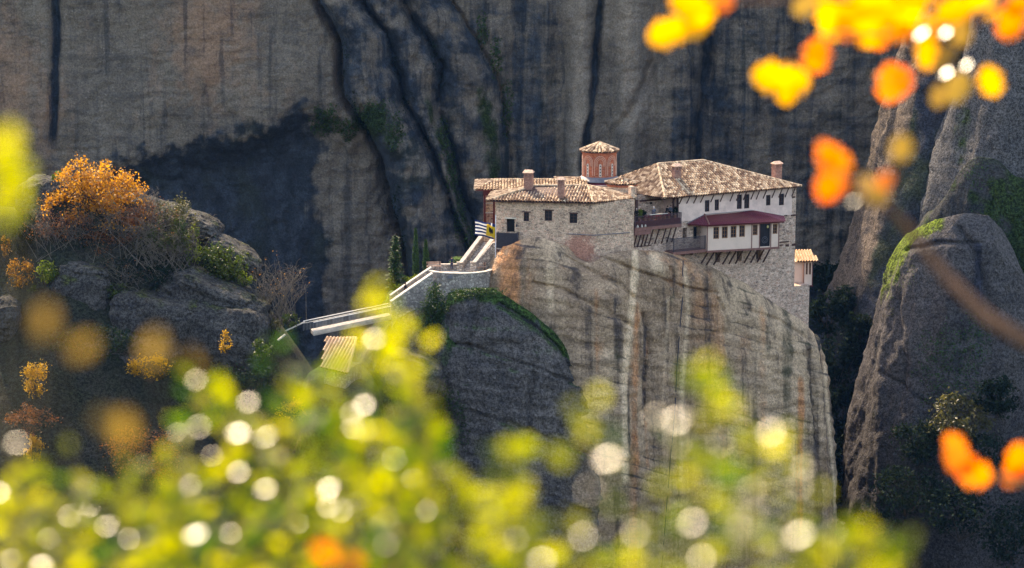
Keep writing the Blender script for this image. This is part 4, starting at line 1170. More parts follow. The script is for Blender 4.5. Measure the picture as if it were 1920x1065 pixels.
# blind arches and slit windows around the drum
M['brickjoint'] = mat_simple('pale_brick_joint', (.56, .34, .25), .9, .15, 5)
for kk in range(8):
    an = -math.pi / 2 + (kk - 0) * math.pi / 4 + .02
    ex = Vector((-math.sin(an), math.cos(an), 0)); en = Vector((math.cos(an), math.sin(an), 0))
    def dp(s, z, d=0.0):
        a2_ = an + s / dr
        return Vector((dc.x + (dr + d) * math.cos(a2_), dc.y + (dr + d) * math.sin(a2_), z))
    mb = MB()
    zc = zt_ - 1.35
    for rr, tk in ((.78, .05), (.60, .045), (.42, .04)):
        arc = [dp(rr * math.cos(math.pi * t / 12), zc + rr * 1.15 * math.sin(math.pi * t / 12), .02) for t in range(13)]
        arc = [dp(rr, zb_ + .3 if rr > .7 else zc - .5, .02)] + arc + [dp(-rr, zb_ + .3 if rr > .7 else zc - .5, .02)]
        mb.tube(arc, tk, 5, False)
    arch = mb.build('blind_arch', M['brickjoint'], drum)
    z0_, z1_ = zb_ + .15, zb_ + 1.75
    mb = MB()
    fr_ = Frame(tuple(dp(-.16, 0, .03))[:2], tuple(dp(.16, 0, .03))[:2])
    mb.box(fr_, 0, fr_.L, z0_, z1_, -.1, .03)
    top = [fr_.pt(fr_.L / 2 + fr_.L / 2 * math.cos(math.pi * t / 8), z1_ + .001 + fr_.L / 2 * math.sin(math.pi * t / 8), .03) for t in range(9)]
    mb.prism(top, -Vector((fr_.n.x, fr_.n.y, 0)) * .12)
    wd = mb.build('window', M['pale'], drum)
    for i in range(4):
        zc_ = z0_ + .2 + i * .42; mb = MB()
        mb.prism([fr_.pt(fr_.L / 2 + .085 * math.cos(math.pi * t / 5), zc_ + .1 * math.sin(math.pi * t / 5), .036) for t in range(10)], -Vector((fr_.n.x, fr_.n.y, 0)) * .02)
        mb.build('light_hole', M['black'], wd)
re = 36.8 * K * dy
ring = [Vector((dc.x + re * math.cos(2 * math.pi * i / 12 + .26), dc.y + re * math.sin(2 * math.pi * i / 12 + .26), zt_ + .08)) for i in range(12)]
apex = Vector((dc.x, dc.y, za))
tile_roof('cone_roof', [[ring[i], ring[(i + 1) % 12], apex] for i in range(12)], [(r_, apex) for r_ in ring], ch, tw=.42)
mb = MB(); mb.lathe((dc.x, dc.y, za), [(.16, -.1), (.2, .05), (.08, .12), (.04, .3)], 10); mb.build('finial', M['lead'], ch)
# lead skirt and dark red vault
zs = P(1123, 339, dy - dr).z
mb = MB(); mb.lathe((dc.x, dc.y, 0), [(dr + .05, zb_ + .05), (dr + .75, zs - .05), (dr + .8, zs - .2)], 24); mb.build('lead_skirt', M['lead'], ch)
mb = MB()
vc = P(1121, 358, dy - dr - .9)
n = 14; W_ = 2.4
for i in range(n):
    pass
prof = [(dr + .2, zs - .12), (dr + .8, zs - .45), (dr + 1.2, zs - .9), (dr + 1.45, zs - 1.7), (dr + 1.5, zs - 2.6)]
mb.lathe((dc.x, dc.y, 0), prof, 40); mb.build('vault_roof', M['redmetal'], ch, label='dark red metal vault roof')
# tiled side roof to the left of the drum
q0 = P(1046, 348.5, 300.5); q1 = P(1103, 351, 300.5); q1.z = q0.z; q2 = P(1101, 334, 304.5); q3 = P(1088, 334.5, 304.5); q3.z = q2.z
q0b = P(1040, 346, 309); q0b.z = q0.z
tile_roof('side_roof', [[q0, q1, q2, q3], [q0b, q0, q3]], [(q0, q3)], ch, tw=.42)
mb = MB(); mb.prism([Vector((q0.x + .5, q0.y + .6, q0.z - 6)), Vector((dc.x + 4, q0.y + .6, q0.z - 6)), Vector((dc.x + 4, q0.y + 9, q0.z - 6)), Vector((q0.x + .5, q0.y + 9, q0.z - 6))], (0, 0, 5.9)); mb.build('wall', M['stone'], ch)
# apse turret with conical tiles and the cross
ty = 298.6
tc = P(1166, 360, ty); tr = 27.5 * K * ty
tz1 = P(1166, 347, ty - tr).z; tz0 = tz1 - 6; ta = P(1167, 334.5, ty).z
mb = MB(); mb.lathe((tc.x, tc.y, 0), [(tr, tz0), (tr, tz1 - .35)], 24); mb.build('apse', M['stone'], ch)
mb = MB(); mb.lathe((tc.x, tc.y, 0), [(tr + .03, tz1 - .348), (tr + .12, tz1 - .3), (tr + .14, tz1)], 24); mb.build('cornice', M['brick'], ch)
rg = [Vector((tc.x + (tr + .3) * math.cos(2 * math.pi * i / 12 + .26), tc.y + (tr + .3) * math.sin(2 * math.pi * i / 12 + .26), tz1 + .06)) for i in range(12)]
ap = Vector((tc.x, tc.y, ta))
tile_roof('apse_roof', [[rg[i], rg[(i + 1) % 12], ap] for i in range(12)], [], ch, tw=.4)
mb = MB(); cz_ = P(1168, 313.5, ty).z
mb.bar((tc.x, tc.y, ta - .1), (tc.x, tc.y, cz_), .11)
mb.bar((tc.x - .34, tc.y, cz_ - .42), (tc.x + .34, tc.y, cz_ - .42), .1); mb.bar((tc.x - .2, tc.y, cz_ - .2), (tc.x + .2, tc.y, cz_ - .2), .08)
mb.lathe((tc.x, tc.y, ta), [(.22, -.1), (.2, .1), (.1, .25)], 8)
mb.build('cross', M['iron'], ch)
# sunlit little pier next to the loggia
mb = MB(); fr_ = Frame((P(1183, 380, 293.8).x, 293.8), (P(1190, 380, 294).x, 294.0))
mb.box(fr_, 0, fr_.L, fl_up - .5, ZL + 1.6, -.9, 0); mb.build('pier', M['stone'], ch)

# ------------------------------------------------------------------ terrace, stairs, stepped wall, bridge
ter = root('terrace', P(862, 512, 289), 'half round stone terrace with a pale coping above the mossy rock', 'terrace')
tcx = P(862, 505, 290.5); trx = 62.5 * K * 290.5; tdy = 3.6
ztp = P(862, 512.2, tcx.y - tdy).z
zbt = ztp - 4.2
def ell(k, r_add=0.0, n=40): 
    an = math.pi + math.pi * k / n
    return (tcx.x + (trx + r_add) * math.cos(an), tcx.y + (tdy + r_add) * math.sin(an))
mb = MB(); n = 40
for k in range(n):
    a, b = ell(k), ell(k + 1); ai, bi = ell(k, -.45), ell(k + 1, -.45)
    mb.quad((*a, zbt), (*b, zbt), (*b, ztp - .12), (*a, ztp - .12))
    mb.quad((*bi, ztp - .9), (*ai, ztp - .9), (*ai, ztp - .12), (*bi, ztp - .12))
a, b = ell(0), ell(n)
mb.quad((b[0], b[1] + 4, zbt), (a[0], a[1] + 4, zbt), (a[0], a[1] + 4, ztp - .12), (b[0], b[1] + 4, ztp - .12))
mb.quad((a[0], a[1] + 4, zbt), (*a, zbt), (*a, ztp - .12), (a[0], a[1] + 4, ztp - .12))
mb.quad((*b, zbt), (b[0], b[1] + 4, zbt), (b[0], b[1] + 4, ztp - .12), (*b, ztp - .12))
mb.build('wall', M['stone_grey'], ter)
mb = MB()
for k in range(n):
    a, b = ell(k, .07), ell(k + 1, .07); ai, bi = ell(k, -.5), ell(k + 1, -.5)
    mb.prism([(*a, ztp - .118), (*b, ztp - .118), (*bi, ztp - .118), (*ai, ztp - .118)], (0, 0, .12))
mb.build('coping', M['pale'], ter)
mb = MB(); mb.poly([(*ell(k, -.46), ztp - .75) for k in range(n + 1)] + [(tcx.x + trx - .5, tcx.y + 4, ztp - .75), (tcx.x - trx + .5, tcx.y + 4, ztp - .75)]); mb.build('paving', M['concrete'], ter)
mb = MB()
bx0, bx1 = tcx.x - trx + .1, P(866, 503, 293.5).x
mb.prism([(bx0, 293.4, ztp - .745), (bx1, 293.4, ztp - .745), (bx1, 293.8, ztp - .745), (bx0, 293.8, ztp - .745)], (0, 0, .75)); bw_ = mb.build('back_wall', M['stone_grey'], ter)
mb = MB(); mb.prism([(bx0 - .05, 293.35, ztp + .008), (bx1, 293.35, ztp + .008), (bx1, 293.85, ztp + .008), (bx0 - .05, 293.85, ztp + .008)], (0, 0, .1)); mb.build('coping', M['pale'], bw_)
mb = MB(); r0 = P(845, 518, tcx.y - tdy); mb.prism([(r0.x - .4, r0.y - .15, r0.z - .3), (r0.x + .25, r0.y - .15, r0.z - .3), (r0.x + .25, r0.y + .3, r0.z - .3), (r0.x - .4, r0.y + .3, r0.z - .3)], (0, 0, .45)); mb.build('flood_lamp', M['lead'], ter)

def bench(px_, py_, y, ln, ang, label, grp='benches on the terrace'):
    c = P(px_, py_, y)
    b = root('bench', (c.x, c.y, ztp - .745), label, 'bench', grp)
    f = Frame((c.x - ln / 2, c.y), (c.x + ln / 2 * math.cos(ang), c.y + ln / 2 * math.sin(ang) + .01)); z = ztp - .745
    L_ = f.L
    mb = MB()
    for i in range(3): mb.box(f, 0, L_, z + .78, z + .84, -.5 + i * .17, -.36 + i * .17)
    mb.build('seat', M['benchwood'], b)
    mb = MB()
    for i in range(2): mb.box(f, 0, L_, z + 1.0 + i * .2, z + 1.14 + i * .2, -.58, -.53)
    mb.build('backrest', M['benchwood'], b)
    for s_ in (.12, L_ - .2):
        k = MB(); k.box(f, s_, s_ + .1, z, z + .779, -.5, -.05); k.box(f, s_, s_ + .08, z + .78, z + 1.36, -.529, -.47); k.build('leg', M['wood'], b)
M['benchwood'] = mat_simple('bench_wood', (.50, .31, .22), .7, .25, 4)  # warm brown slats, tone varied by noise
bench(813.5, 500, 291.8, 1.9, .1, 'wooden bench at the left end of the terrace behind the fir trees')
bench(897, 505, 291.2, 2.0, .05, 'wooden bench at the right end of the terrace at the foot of the stairs')

# stairs climbing right to the wing
st = root('staircase', P(880, 503, 291), 'stone staircase with two pale sloping parapets rising from the terrace', 'staircase')
def parapet(a, b, th, name='parapet'):
    """sloping wall from a to b (top edge points), solid down to the terrace"""
    a = Vector(a); b = Vector(b)
    d = Vector((b.x - a.x, b.y - a.y, 0)).normalized(); nrm = Vector((d.y, -d.x, 0)) * th / 2
    mb = MB(); lo = ztp - 1.2
    mb.prism([a - nrm - Vector((0, 0, .15)), Vector((a.x, a.y, lo)) - nrm, Vector((b.x, b.y, lo)) - nrm, b - nrm - Vector((0, 0, .15))], nrm * 2)
    o = mb.build(name, M['stone_grey'], st)
    mb = MB(); up = Vector((0, 0, 1))
    mb.bar(a + up * -.07, b + up * -.07, th + .16, .15, up=up); mb.build('coping', M['concrete'], o)
    return o
pa0, pa1 = P(863, 493, 293.2), P(903, 440.5, 296.2)
pb0, pb1 = P(888, 493, 291.4), P(923, 448, 294.2)
parapet(pa0, pa1, .5); parapet(pb0, pb1, .5)
for q_, lab in ((pa0, 'l'), (pb0, 'r')):
    mb = MB(); f = Frame((q_.x - .42, q_.y - .35), (q_.x + .3, q_.y - .35)); mb.box(f, 0, f.L, ztp - .74, q_.z + .02, -.6, 0); mb.box(f, -.05, f.L + .05, q_.z + .021, q_.z + .14, -.65, .05); mb.build('pier', M['stone_grey'], st)
NSTEP = 18
mid0 = (pa0 + pb0) / 2; mid1 = (pa1 + pb1) / 2; sd = (pb0 - pa0); sd.z = 0; sd1 = pb1 - pa1; sd1.z = 0
mb = MB()
for i in range(NSTEP):
    t = i / NSTEP; t2 = (i + 1) / NSTEP
    c0 = pa0.lerp(pa1, t); c1 = pb0.lerp(pb1, t); d0 = pa0.lerp(pa1, t2); d1 = pb0.lerp(pb1, t2)
    z_ = (ztp - .75) + (pa1.z - .9 - ztp + .75) * t2
    mb.prism([(c0.x, c0.y, z_ - .6), (c1.x, c1.y, z_ - .6), (d1.x, d1.y, z_ - .6), (d0.x, d0.y, z_ - .6)], (0, 0, .6))
mb.build('steps', M['stone_grey'], st)
# front wall below the right parapet, up to the wing's corner
mb = MB()
e_ = Vector((Lc.x + .1, 292.3, 0))
mb.prism([Vector((pb0.x + .2, pb0.y - .26, ztp - 5)), Vector((e_.x, e_.y, ztp - 5)), Vector((e_.x, e_.y, pb1.z - .2)), Vector((pb1.x + .1, pb1.y - 1.6, pb1.z - .25)), Vector((pb0.x + .2, pb0.y - .26, pb0.z - .2))], (0, .9, 0))
mb.build('side_wall', M['stone_grey'], st)

# stepped retaining wall going down to the bridge
sw = root('retaining_wall', P(770, 560, 286), 'rubble retaining wall with a pale sloping coping descending from the terrace', 'wall')
def sloped_wall(top, th, low, mat_, coping_mat, name='wall', cap=.14, ov=.1):
    mb = MB(); mc = MB()
    for a, b in zip(top, top[1:]):
        a = Vector(a); b = Vector(b)
        d = Vector((b.x - a.x, b.y - a.y, 0)).normalized(); nn = Vector((-d.y, d.x, 0)) * th
        if nn.y < 0: nn = -nn
        mb.prism([a, b, Vector((b.x, b.y, low)), Vector((a.x, a.y, low))], nn)
        mc.bar(a + nn / 2 + Vector((0, 0, cap / 2)), b + nn / 2 + Vector((0, 0, cap / 2)), th + ov, cap)
    o = mb.build(name, mat_, sw); mc.build('coping', coping_mat, o); return o
wt = [P(734, 567, 284.5), P(770, 542, 285.5), P(812, 513.5, 286.9)]
sloped_wall(wt, .55, -63, M['stone_grey'], M['pale'])
wt2 = [p_ + Vector((-.25, 2.6, .35)) for p_ in wt]
sloped_wall(wt2, .4, -60, M['stone_grey'], M['pale'], 'wall')
mb = MB()
for i in range(22):
    t = i / 22; a = wt[0].lerp(wt[2], t) + Vector((0, .6, -1.0)); b = wt[0].lerp(wt[2], t + 1 / 22) + Vector((0, .6, -1.0)); b.z = a.z
    mb.prism([a, b, b + Vector((0, 1.9, 0)), a + Vector((0, 1.9, 0))], (0, 0, .22))
mb.build('steps', M['concrete'], sw)

br = root('footbridge', P(655, 596, 284), 'pale footbridge with thin white railings crossing to the terrace stairs', 'bridge')
b0 = P(588, 622.5, 282.0); b1 = P(734, 592, 284.6)
d = (b1 - b0); nn = Vector((-d.y, d.x, 0)).normalized() * 2.1
mb = MB(); mb.prism([b0, b1, b1 + nn, b0 + nn], (0, 0, -.5)); mb.build('deck', M['concrete'], br)
mb = MB(); mb.prism([b0 + Vector((0, -.12, .14)), b1 + Vector((0, -.12, .14)), b1 + Vector((0, .16, .14)), b0 + Vector((0, .16, .14))], (0, 0, -.42)); mb.build('kerb', M['pale'], br)
M['railwhite'] = mat_simple('pale_metal_rail', (.72, .68, .62), .5, .1, 3)
M['railgrey'] = mat_simple('grey_metal_baluster', (.28, .28, .28), .5, .1, 3)
for off, hgt in ((Vector((0, .05, 0)), 1.25), (nn * .95, 1.25)):
    a = b0 + off; b = b1 + off
    ext = (a - b).normalized()
    if off.y > .1: a = a + ext * 1.0
    mb = MB(); mb.bar(a + Vector((0, 0, hgt)), b + Vector((0, 0, hgt)), .1, .09)
    if off.y > .1: mb.bar(a + Vector((0, 0, hgt - .28)), b + Vector((0, 0, hgt - .28)), .06, .05)
    rl_ = mb.build('railing', M['railwhite'], br)
    mb = MB()
    for i in range(60):
        q_ = a.lerp(b, i / 59); mb.bar(q_, q_ + Vector((0, 0, hgt - .05)), .035)
    mb.build('baluster', M['railgrey'], rl_)["kind"] = "stuff"
mb = MB(); q_ = P(572, 603, 283.4); mb.bar(q_, q_ + Vector((-2.4, -1.0, -1.0)), .25, .12); mb.bar(P(535, 627, 281), P(521, 638, 280.4), .35, .16); mb.build('end_coping', M['pale'], br)

# flagpole and flags
fp = root('flagpole', P(929, 538, 291.0), 'thin white flagpole at the corner of the stone wing', 'flagpole')
pb_ = P(929, 538, 291.0); pt_ = P(929.5, 405, 291.0)
mb = MB(); mb.tube([pb_, pt_], [.07, .05], 10); mb.lathe(pt_, [(.05, 0), (.09, .08), (.0, .16)], 8); mb.build('pole', mat_simple('pole_paint', (.6, .62, .66), .4, .05, 3), fp)
def flag(name, corner_top, corner_bot, length_vec, mat, label, cat, seed):
    n, m_ = 28, 14
    a = Vector(corner_top); b = Vector(corner_bot); Lv = Vector(length_vec)
    V = []; C = []
    for i in range(n + 1):
        u = i / n
        for j in range(m_ + 1):
            v = j / m_
            q = a.lerp(b, v) + Lv * u
            q += Vector((.25, 1, 0)) * (.28 * math.sin(6.5 * u + 2.2 * v + seed) * u) + Vector((0, 0, -1)) * (.22 * u * u * (1 + .2 * v)) + Vector((0, 0, .05 * math.sin(9 * u + 3 * v + seed)))
            V.append(tuple(q)); C.append((u, v, 0))
    F = grid_faces(n + 1, m_ + 1)
    o = np_mesh(name, np.array(V), F, mat, origin=tuple(a), attrs={"cloth": np.array(C)})
    md = o.modifiers.new('thick', 'SOLIDIFY'); md.thickness = .012
    return tag(o, label, cat, 'flags on the flagpole')
def cloth_mat(name, fn):
    m = NT(name); _, R, G, B = m.attr("cloth")
    col = fn(m, R, G)
    b = m.n("BsdfPrincipled", {"Base Color": col, "Roughness": .8, "Specular IOR Level": .2}); t = m.n("BsdfTranslucent", {"Color": col})
    mx = m.n("MixShader", {0: .45, 1: b.outputs[0], 2: t.outputs[0]}); m.t.links.new(mx.outputs[0], m.out.inputs[0]); return m.m
def stripes(m, R, G):
    s = m.math('FRACT', m.math('MULTIPLY', G, 4.5))
    st_ = m.math('LESS_THAN', s, .5)
    canton = m.math('MULTIPLY', m.math('LESS_THAN', R, .37), m.math('LESS_THAN', G, .556))
    cx_ = m.math('LESS_THAN', m.math('ABSOLUTE', m.math('SUBTRACT', R, .185)), .035)
    cy_ = m.math('LESS_THAN', m.math('ABSOLUTE', m.math('SUBTRACT', G, .278)), .055)
    crs = m.math('MAXIMUM', cx_, cy_)
    blue = m.math('ADD', m.math('MULTIPLY', canton, m.math('SUBTRACT', 1.0, crs)), m.math('MULTIPLY', m.math('SUBTRACT', 1.0, canton), st_), clamp=True)
    return m.mix(blue, (.8, .8, .8), (.03, .06, .2))
def eagle(m, R, G):
    x_ = m.math('ABSOLUTE', m.math('SUBTRACT', R, .5)); y_ = m.math('SUBTRACT', G, .5)
    body = m.math('LESS_THAN', m.math('ADD', m.math('POWER', m.math('DIVIDE', x_, .10), 2.0), m.math('POWER', m.math('DIVIDE', y_, .30), 2.0)), 1.0)
    wing_ = m.math('LESS_THAN', m.math('ADD', m.math('POWER', m.math('DIVIDE', m.math('SUBTRACT', x_, .17), .09), 2.0), m.math('POWER', m.math('DIVIDE', m.math('ADD', y_, .05), .24), 2.0)), 1.0)
    return m.mix(m.math('MAXIMUM', body, wing_), (.80, .58, .05), (.03, .025, .02))
ft = P(929, 424, 291.0)
flag('flag', P(928.6, 421, 291.0), P(928.6, 449, 291.0), P(890, 417, 290.0) - P(928.6, 421, 291.0) + Vector((0, 0, .55)), cloth_mat('striped_cloth', stripes), 'blue and white striped flag streaming left from the pole', 'flag', 0.3)
flag('flag', P(928.4, 427, 290.6), P(928.4, 448, 290.6), P(912, 420, 289.9) - P(928.4, 427, 290.6) + Vector((0, 0, .25)), cloth_mat('yellow_cloth', eagle), 'yellow flag with a dark eagle in front of the striped flag', 'flag', 1.7)

# small tiled building below the bridge
hut = root('tiled_hut', P(640, 690, 278), 'small stone house with a steep tiled roof below the footbridge', 'house')
h0 = P(602, 688, 276); h1 = P(652, 712, 275.0); h1.z = h0.z - .6
h2 = P(668, 634, 280); h3 = P(612, 655, 280.5); h3.z = h2.z - .3
tile_roof('roof', [[h0, h1, h2, h3]], [(h3, h2), (h1, h2)], hut, M['tile2'], tw=.42)
mb = MB()
f = Frame((h0.x + .3, h0.y + .5), (h1.x - .3, h1.y + .5)); mb.box(f, 0, f.L, h0.z - 8, h0.z - .3, -5, 0); mb.build('wall', M['stone_grey'], hut)

# ================================================================== LEFT OUTCROP, PLANTS, PEOPLE
def boulder(px_, py_, y, wpx, hpx, dm, label, seed, tilt=0.0, mat='boulder', amp=1.0, flat=.8, kind=None):
    """a weathered block: flattened superellipsoid broken up by ridged noise and bedding"""
    c = P(px_, py_, y); rx = wpx * .5 * K * y; rz = hpx * .5 * K * y; ry = dm
    nu_, nv_ = 120, 70
    th = np.linspace(0, 2 * np.pi, nu_, endpoint=False); ph = np.linspace(-np.pi / 2, np.pi / 2, nv_)
    TH, PH = np.meshgrid(th, ph)
    sp = lambda a, e: np.sign(a) * np.abs(a) ** e
    x_ = sp(np.cos(PH), flat) * sp(np.cos(TH), flat); y_ = sp(np.cos(PH), flat) * sp(np.sin(TH), flat); z_ = sp(np.sin(PH), flat)
    X_, Y_, Z_ = x_ * rx, y_ * ry, z_ * rz
    s = seed * 9.7; r = min(rx, rz)
    f = 1 + amp * (.28 * fbm(X_ / r * .8 + s, Y_ / r * .8, Z_ / r * .8, 4) - .30 * np.maximum(0, -ridged(X_ / r * .9 + s, Y_ / r * .9, Z_ / r * 1.3, 3)) + .14 * fbm(X_ * .2, Y_ * .2 + s, Z_ * 2.2 / r, 3) + .05 * fbm(X_ * 1.4 + s, Y_ * 1.4, Z_ * 1.4, 3))
    X_, Y_, Z_ = X_ * f, Y_ * f, Z_ * f
    ct, st_ = math.cos(tilt), math.sin(tilt)
    X2, Z2 = X_ * ct + Z_ * st_, -X_ * st_ + Z_ * ct
    mk = np.zeros(X_.shape + (3,)); nn = fbm(X_ * .3 + s, Y_ * .3, Z_ * .3, 4)
    mk[..., 0] = np.clip(.12 + .6 * nn, 0, 1); mk[..., 1] = np.clip(.45 * sstep(.5, 1.0, z_ + .5 * nn), 0, 1)
    base = (c.x, c.y, c.z - rz)
    o = grid_obj('boulder', X2 + c.x, Y_ + c.y, Z2 + c.z, M[mat], wrap=True, mask=mk, origin=base)
    return tag(o, label, 'boulder', 'boulders of the left outcrop')

B = [
    (98, 385, 296, 130, 120, 6, 'rounded dome boulder left of the orange tree', 0, .9),
    (378, 425, 296, 80, 46, 4, 'smooth grey boulder above the bushy green shrub', .42, .8),
    (300, 405, 297, 200, 60, 5, 'long sloping rock ridge behind the bare shrubs', .35, .8),
    (440, 478, 294, 120, 46, 4, 'smooth slab beside the sunlit green shrub', .6, .8),
    (160, 512, 285, 92, 40, 3, 'flat topped block with a mossy top over the stacked rocks', .16, .55),
    (160, 570, 285, 116, 120, 4, 'fissured dark block under the flat topped one', .05, .45),
    (300, 600, 283.5, 170, 110, 5, 'broad shadowed block in the middle of the left outcrop', .12, .45),
    (405, 560, 286, 190, 74, 5, 'long tilted slab with a mossy upper edge', .42, .5),
    (420, 625, 284, 170, 140, 6, 'big rounded boulder at the right foot of the outcrop', .2, .55),
    (14, 600, 280, 60, 90, 3.5, 'small round boulder at the left edge of the picture', 0, .9),
    (240, 660, 281, 220, 100, 5, 'low dark boulder below the stacked blocks', .15, .7),
    (770, 700, 279, 110, 80, 4, 'jagged dark boulder at the foot of the mossy rock lobe', .3, .6),
    (1518, 648, 309, 36, 44, 2.0, 'loose knob of rock under the right corner of the monastery', .4, .8),
]
for i, (x_, y_, Y_, w_, h_, d_, lab, tl, fl_) in enumerate(B): boulder(x_, y_, Y_, w_, h_, d_, lab, i + 1, tl, flat=fl_)

rng = np.random.default_rng(11)
def quad_leaves(C, size, nrm=None, aspect=.55, jitter=1.0, axis=None):
    """one bent diamond leaf of two triangles... as quads around every centre; returns V,F"""
    n = len(C)
    if nrm is None:
        nrm = rng.normal(size=(n, 3)); nrm[:, 2] += .35
    nrm = nrm / (np.linalg.norm(nrm, axis=1)[:, None] + 1e-9)
    ax = rng.normal(size=(n, 3)) if axis is None else axis + .25 * rng.normal(size=(n, 3))
    a = np.cross(nrm, ax); a /= np.linalg.norm(a, axis=1)[:, None] + 1e-9
    b = np.cross(nrm, a)
    s = np.asarray(size).reshape(-1, 1) * np.ones((n, 1))
    V = np.stack([C - b * s, C + a * s * aspect + nrm * s * .12, C + b * s, C - a * s * aspect + nrm * s * .12], 1).reshape(-1, 3)
    F = np.arange(4 * n).reshape(n, 4)
    return V, F
def leaf_attr(n, k=4, lo=0, hi=1, extra=None):
    r = rng.uniform(lo, hi, n); g = rng.uniform(0, 1, n) if extra is None else extra
    return np.repeat(np.stack([r, g, r * 0], -1), k, 0)
def clump_points(c, r, n, nclump=26, tight=.28, shell=.55):
    """points in clumps spread through an ellipsoid, leaving gaps"""
    d = rng.normal(size=(nclump, 3)); d /= np.linalg.norm(d, axis=1)[:, None]
    cc = d * (shell + (1 - shell) * rng.random((nclump, 1))) ** .7 * .85
    w = rng.random(nclump) + .3; idx = rng.choice(nclump, n, p=w / w.sum())
    p = cc[idx] + rng.normal(size=(n, 3)) * tight * .55
    return np.array(c) + p * np.array(r)
LEAF = {
    'orange': mat_leaf('orange_foliage', (.20, .075, .012), (.50, .26, .03), .5, .5, .4),
    'yellow': mat_leaf('yellow_foliage', (.32, .18, .015), (.48, .30, .03), .5, .5, .4),
    'rust': mat_leaf('rust_foliage', (.12, .045, .02), (.22, .09, .035), .45, .5, .4),
    'green': mat_leaf('green_foliage', (.022, .045, .006), (.06, .09, .012), .4, .45, .5),
    'bright': mat_leaf('bright_green_foliage', (.06, .11, .008), (.13, .17, .015), .5, .45, .5),
    'olive': mat_leaf('olive_foliage', (.04, .045, .015), (.10, .095, .035), .35, .5, .5),
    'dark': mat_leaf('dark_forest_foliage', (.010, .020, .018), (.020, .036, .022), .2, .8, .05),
    'conifer': mat_leaf('conifer_needles', (.020, .055, .018), (.045, .10, .025), .25, .6, .3),
    'moss': mat_leaf('ivy_foliage', (.018, .045, .015), (.04, .08, .02), .3, .5, .3),
}
M['bark'] = mat_simple('dark_bark', (.06, .045, .035), .9, .35, 6, bump=.3)
M['twig'] = mat_simple('grey_twig', (.14, .115, .09), .9, .3, 6)
def branches(mb, p, d, ln, r, depth, tips, rnd, spread=.55, up=.12):
    d = Vector(d).normalized(); pts = [Vector(p)]; n = 4
    for i in range(n):
        d = (d + Vector((rnd.gauss(0, .16), rnd.gauss(0, .16), rnd.gauss(0, .1) + up * .3))).normalized()
        pts.append(pts[-1] + d * ln / n)
    mb.tube(pts, [r * (1 - .5 * i / n) for i in range(n + 1)], 6 if r > .05 else 4, False)
    if depth == 0: tips.append((pts[-1], d)); tips.append((pts[-2], d)); return
    for i in range(rnd.choice((2, 3, 3))):
        a = rnd.uniform(0, 6.28); sp_ = spread * rnd.uniform(.6, 1.4)
        nd_ = (d + Vector((math.cos(a) * sp_, math.sin(a) * sp_, rnd.uniform(-.1, .45) * up * 4))).normalized()
        k = rnd.choice((2, 3, 4))
        branches(mb, pts[k], nd_, ln * rnd.uniform(.6, .8), r * .5 * (1 - .1 * k) + .006, depth - 1, tips, rnd, spread, up)
def fit(tips, c, r):
    pass
def broad_tree(base, h, rx, ry, leafmat, nleaf, lsize, label, cat='tree', name='tree', group=None, seed=0, depth=4, trunk_r=.22, per=.55, lean=(0, 0), bare=0.0):
    rnd = random.Random(seed); r = root(name, base, label, cat, group)
    mb = MB(); tips = []
    base = Vector(base)
    branches(mb, base - Vector((0, 0, .4)), (lean[0], lean[1], 1), h * .36, trunk_r, depth, tips, rnd, .75)
    # stretch the skeleton to the measured crown
    T = np.array([tuple(t[0] - base) for t in tips]); ex = np.abs(T).max(0) + 1e-6
    s = np.array([rx / ex[0], ry / ex[1], h / T[:, 2].max()])
    mb.v = [tuple((np.array(v) - np.array(base)) * (s * min(1, 1) * np.array([min(1, max(.15, (v[2] - base.z) / (h * .3))) if False else 1, 1, 1])) + np.array(base)) for v in mb.v]
    T = T * s + np.array(base)
    mb.build('trunk', M['bark'], r)
    w = rng.random(len(T)) ** 2 + .08
    idx = rng.choice(len(T), nleaf, p=w / w.sum()); C = T[idx] + rng.normal(size=(nleaf, 3)) * per * np.array([1, 1, .7])
    if nleaf:
        V, F = quad_leaves(C, lsize * rng.uniform(.6, 1.3, nleaf))
        np_mesh('crown', V, F, LEAF[leafmat], r, smooth=False, attrs={"leaf": leaf_attr(nleaf)})
    return r
def shrub(px_, py_, y, wpx, hpx, leafmat, n, lsize, label, cat='shrub', name='shrub', group=None, dm=None, nclump=26, tight=.28, stems=True):
    c = P(px_, py_, y); rx = wpx * .5 * K * y; rz = hpx * .5 * K * y; ry = dm or rx * .8
    r = root(name, (c.x, c.y, c.z - rz), label, cat, group)
    pts = clump_points(tuple(c), (rx, ry, rz), n, nclump, tight)
    V, F = quad_leaves(pts, lsize * rng.uniform(.6, 1.3, n))
    np_mesh('foliage', V, F, LEAF[leafmat], r, smooth=False, attrs={"leaf": leaf_attr(n)})
    if stems:
        mb = MB(); rnd = random.Random(int(px_ * 7 + py_))
        b = Vector((c.x, c.y, c.z - rz - .3))
        for k in range(9):
            q = Vector(tuple(pts[rnd.randrange(n)]))
            m1 = b.lerp(q, .5) + Vector((rnd.gauss(0, .2), rnd.gauss(0, .2), .2)) * rx * .3
            mb.tube([b + Vector((rnd.gauss(0, .1), rnd.gauss(0, .1), 0)), m1, q], [.07, .045, .015], 5, False)
        mb.build('stem', M['bark'], r)
    return r
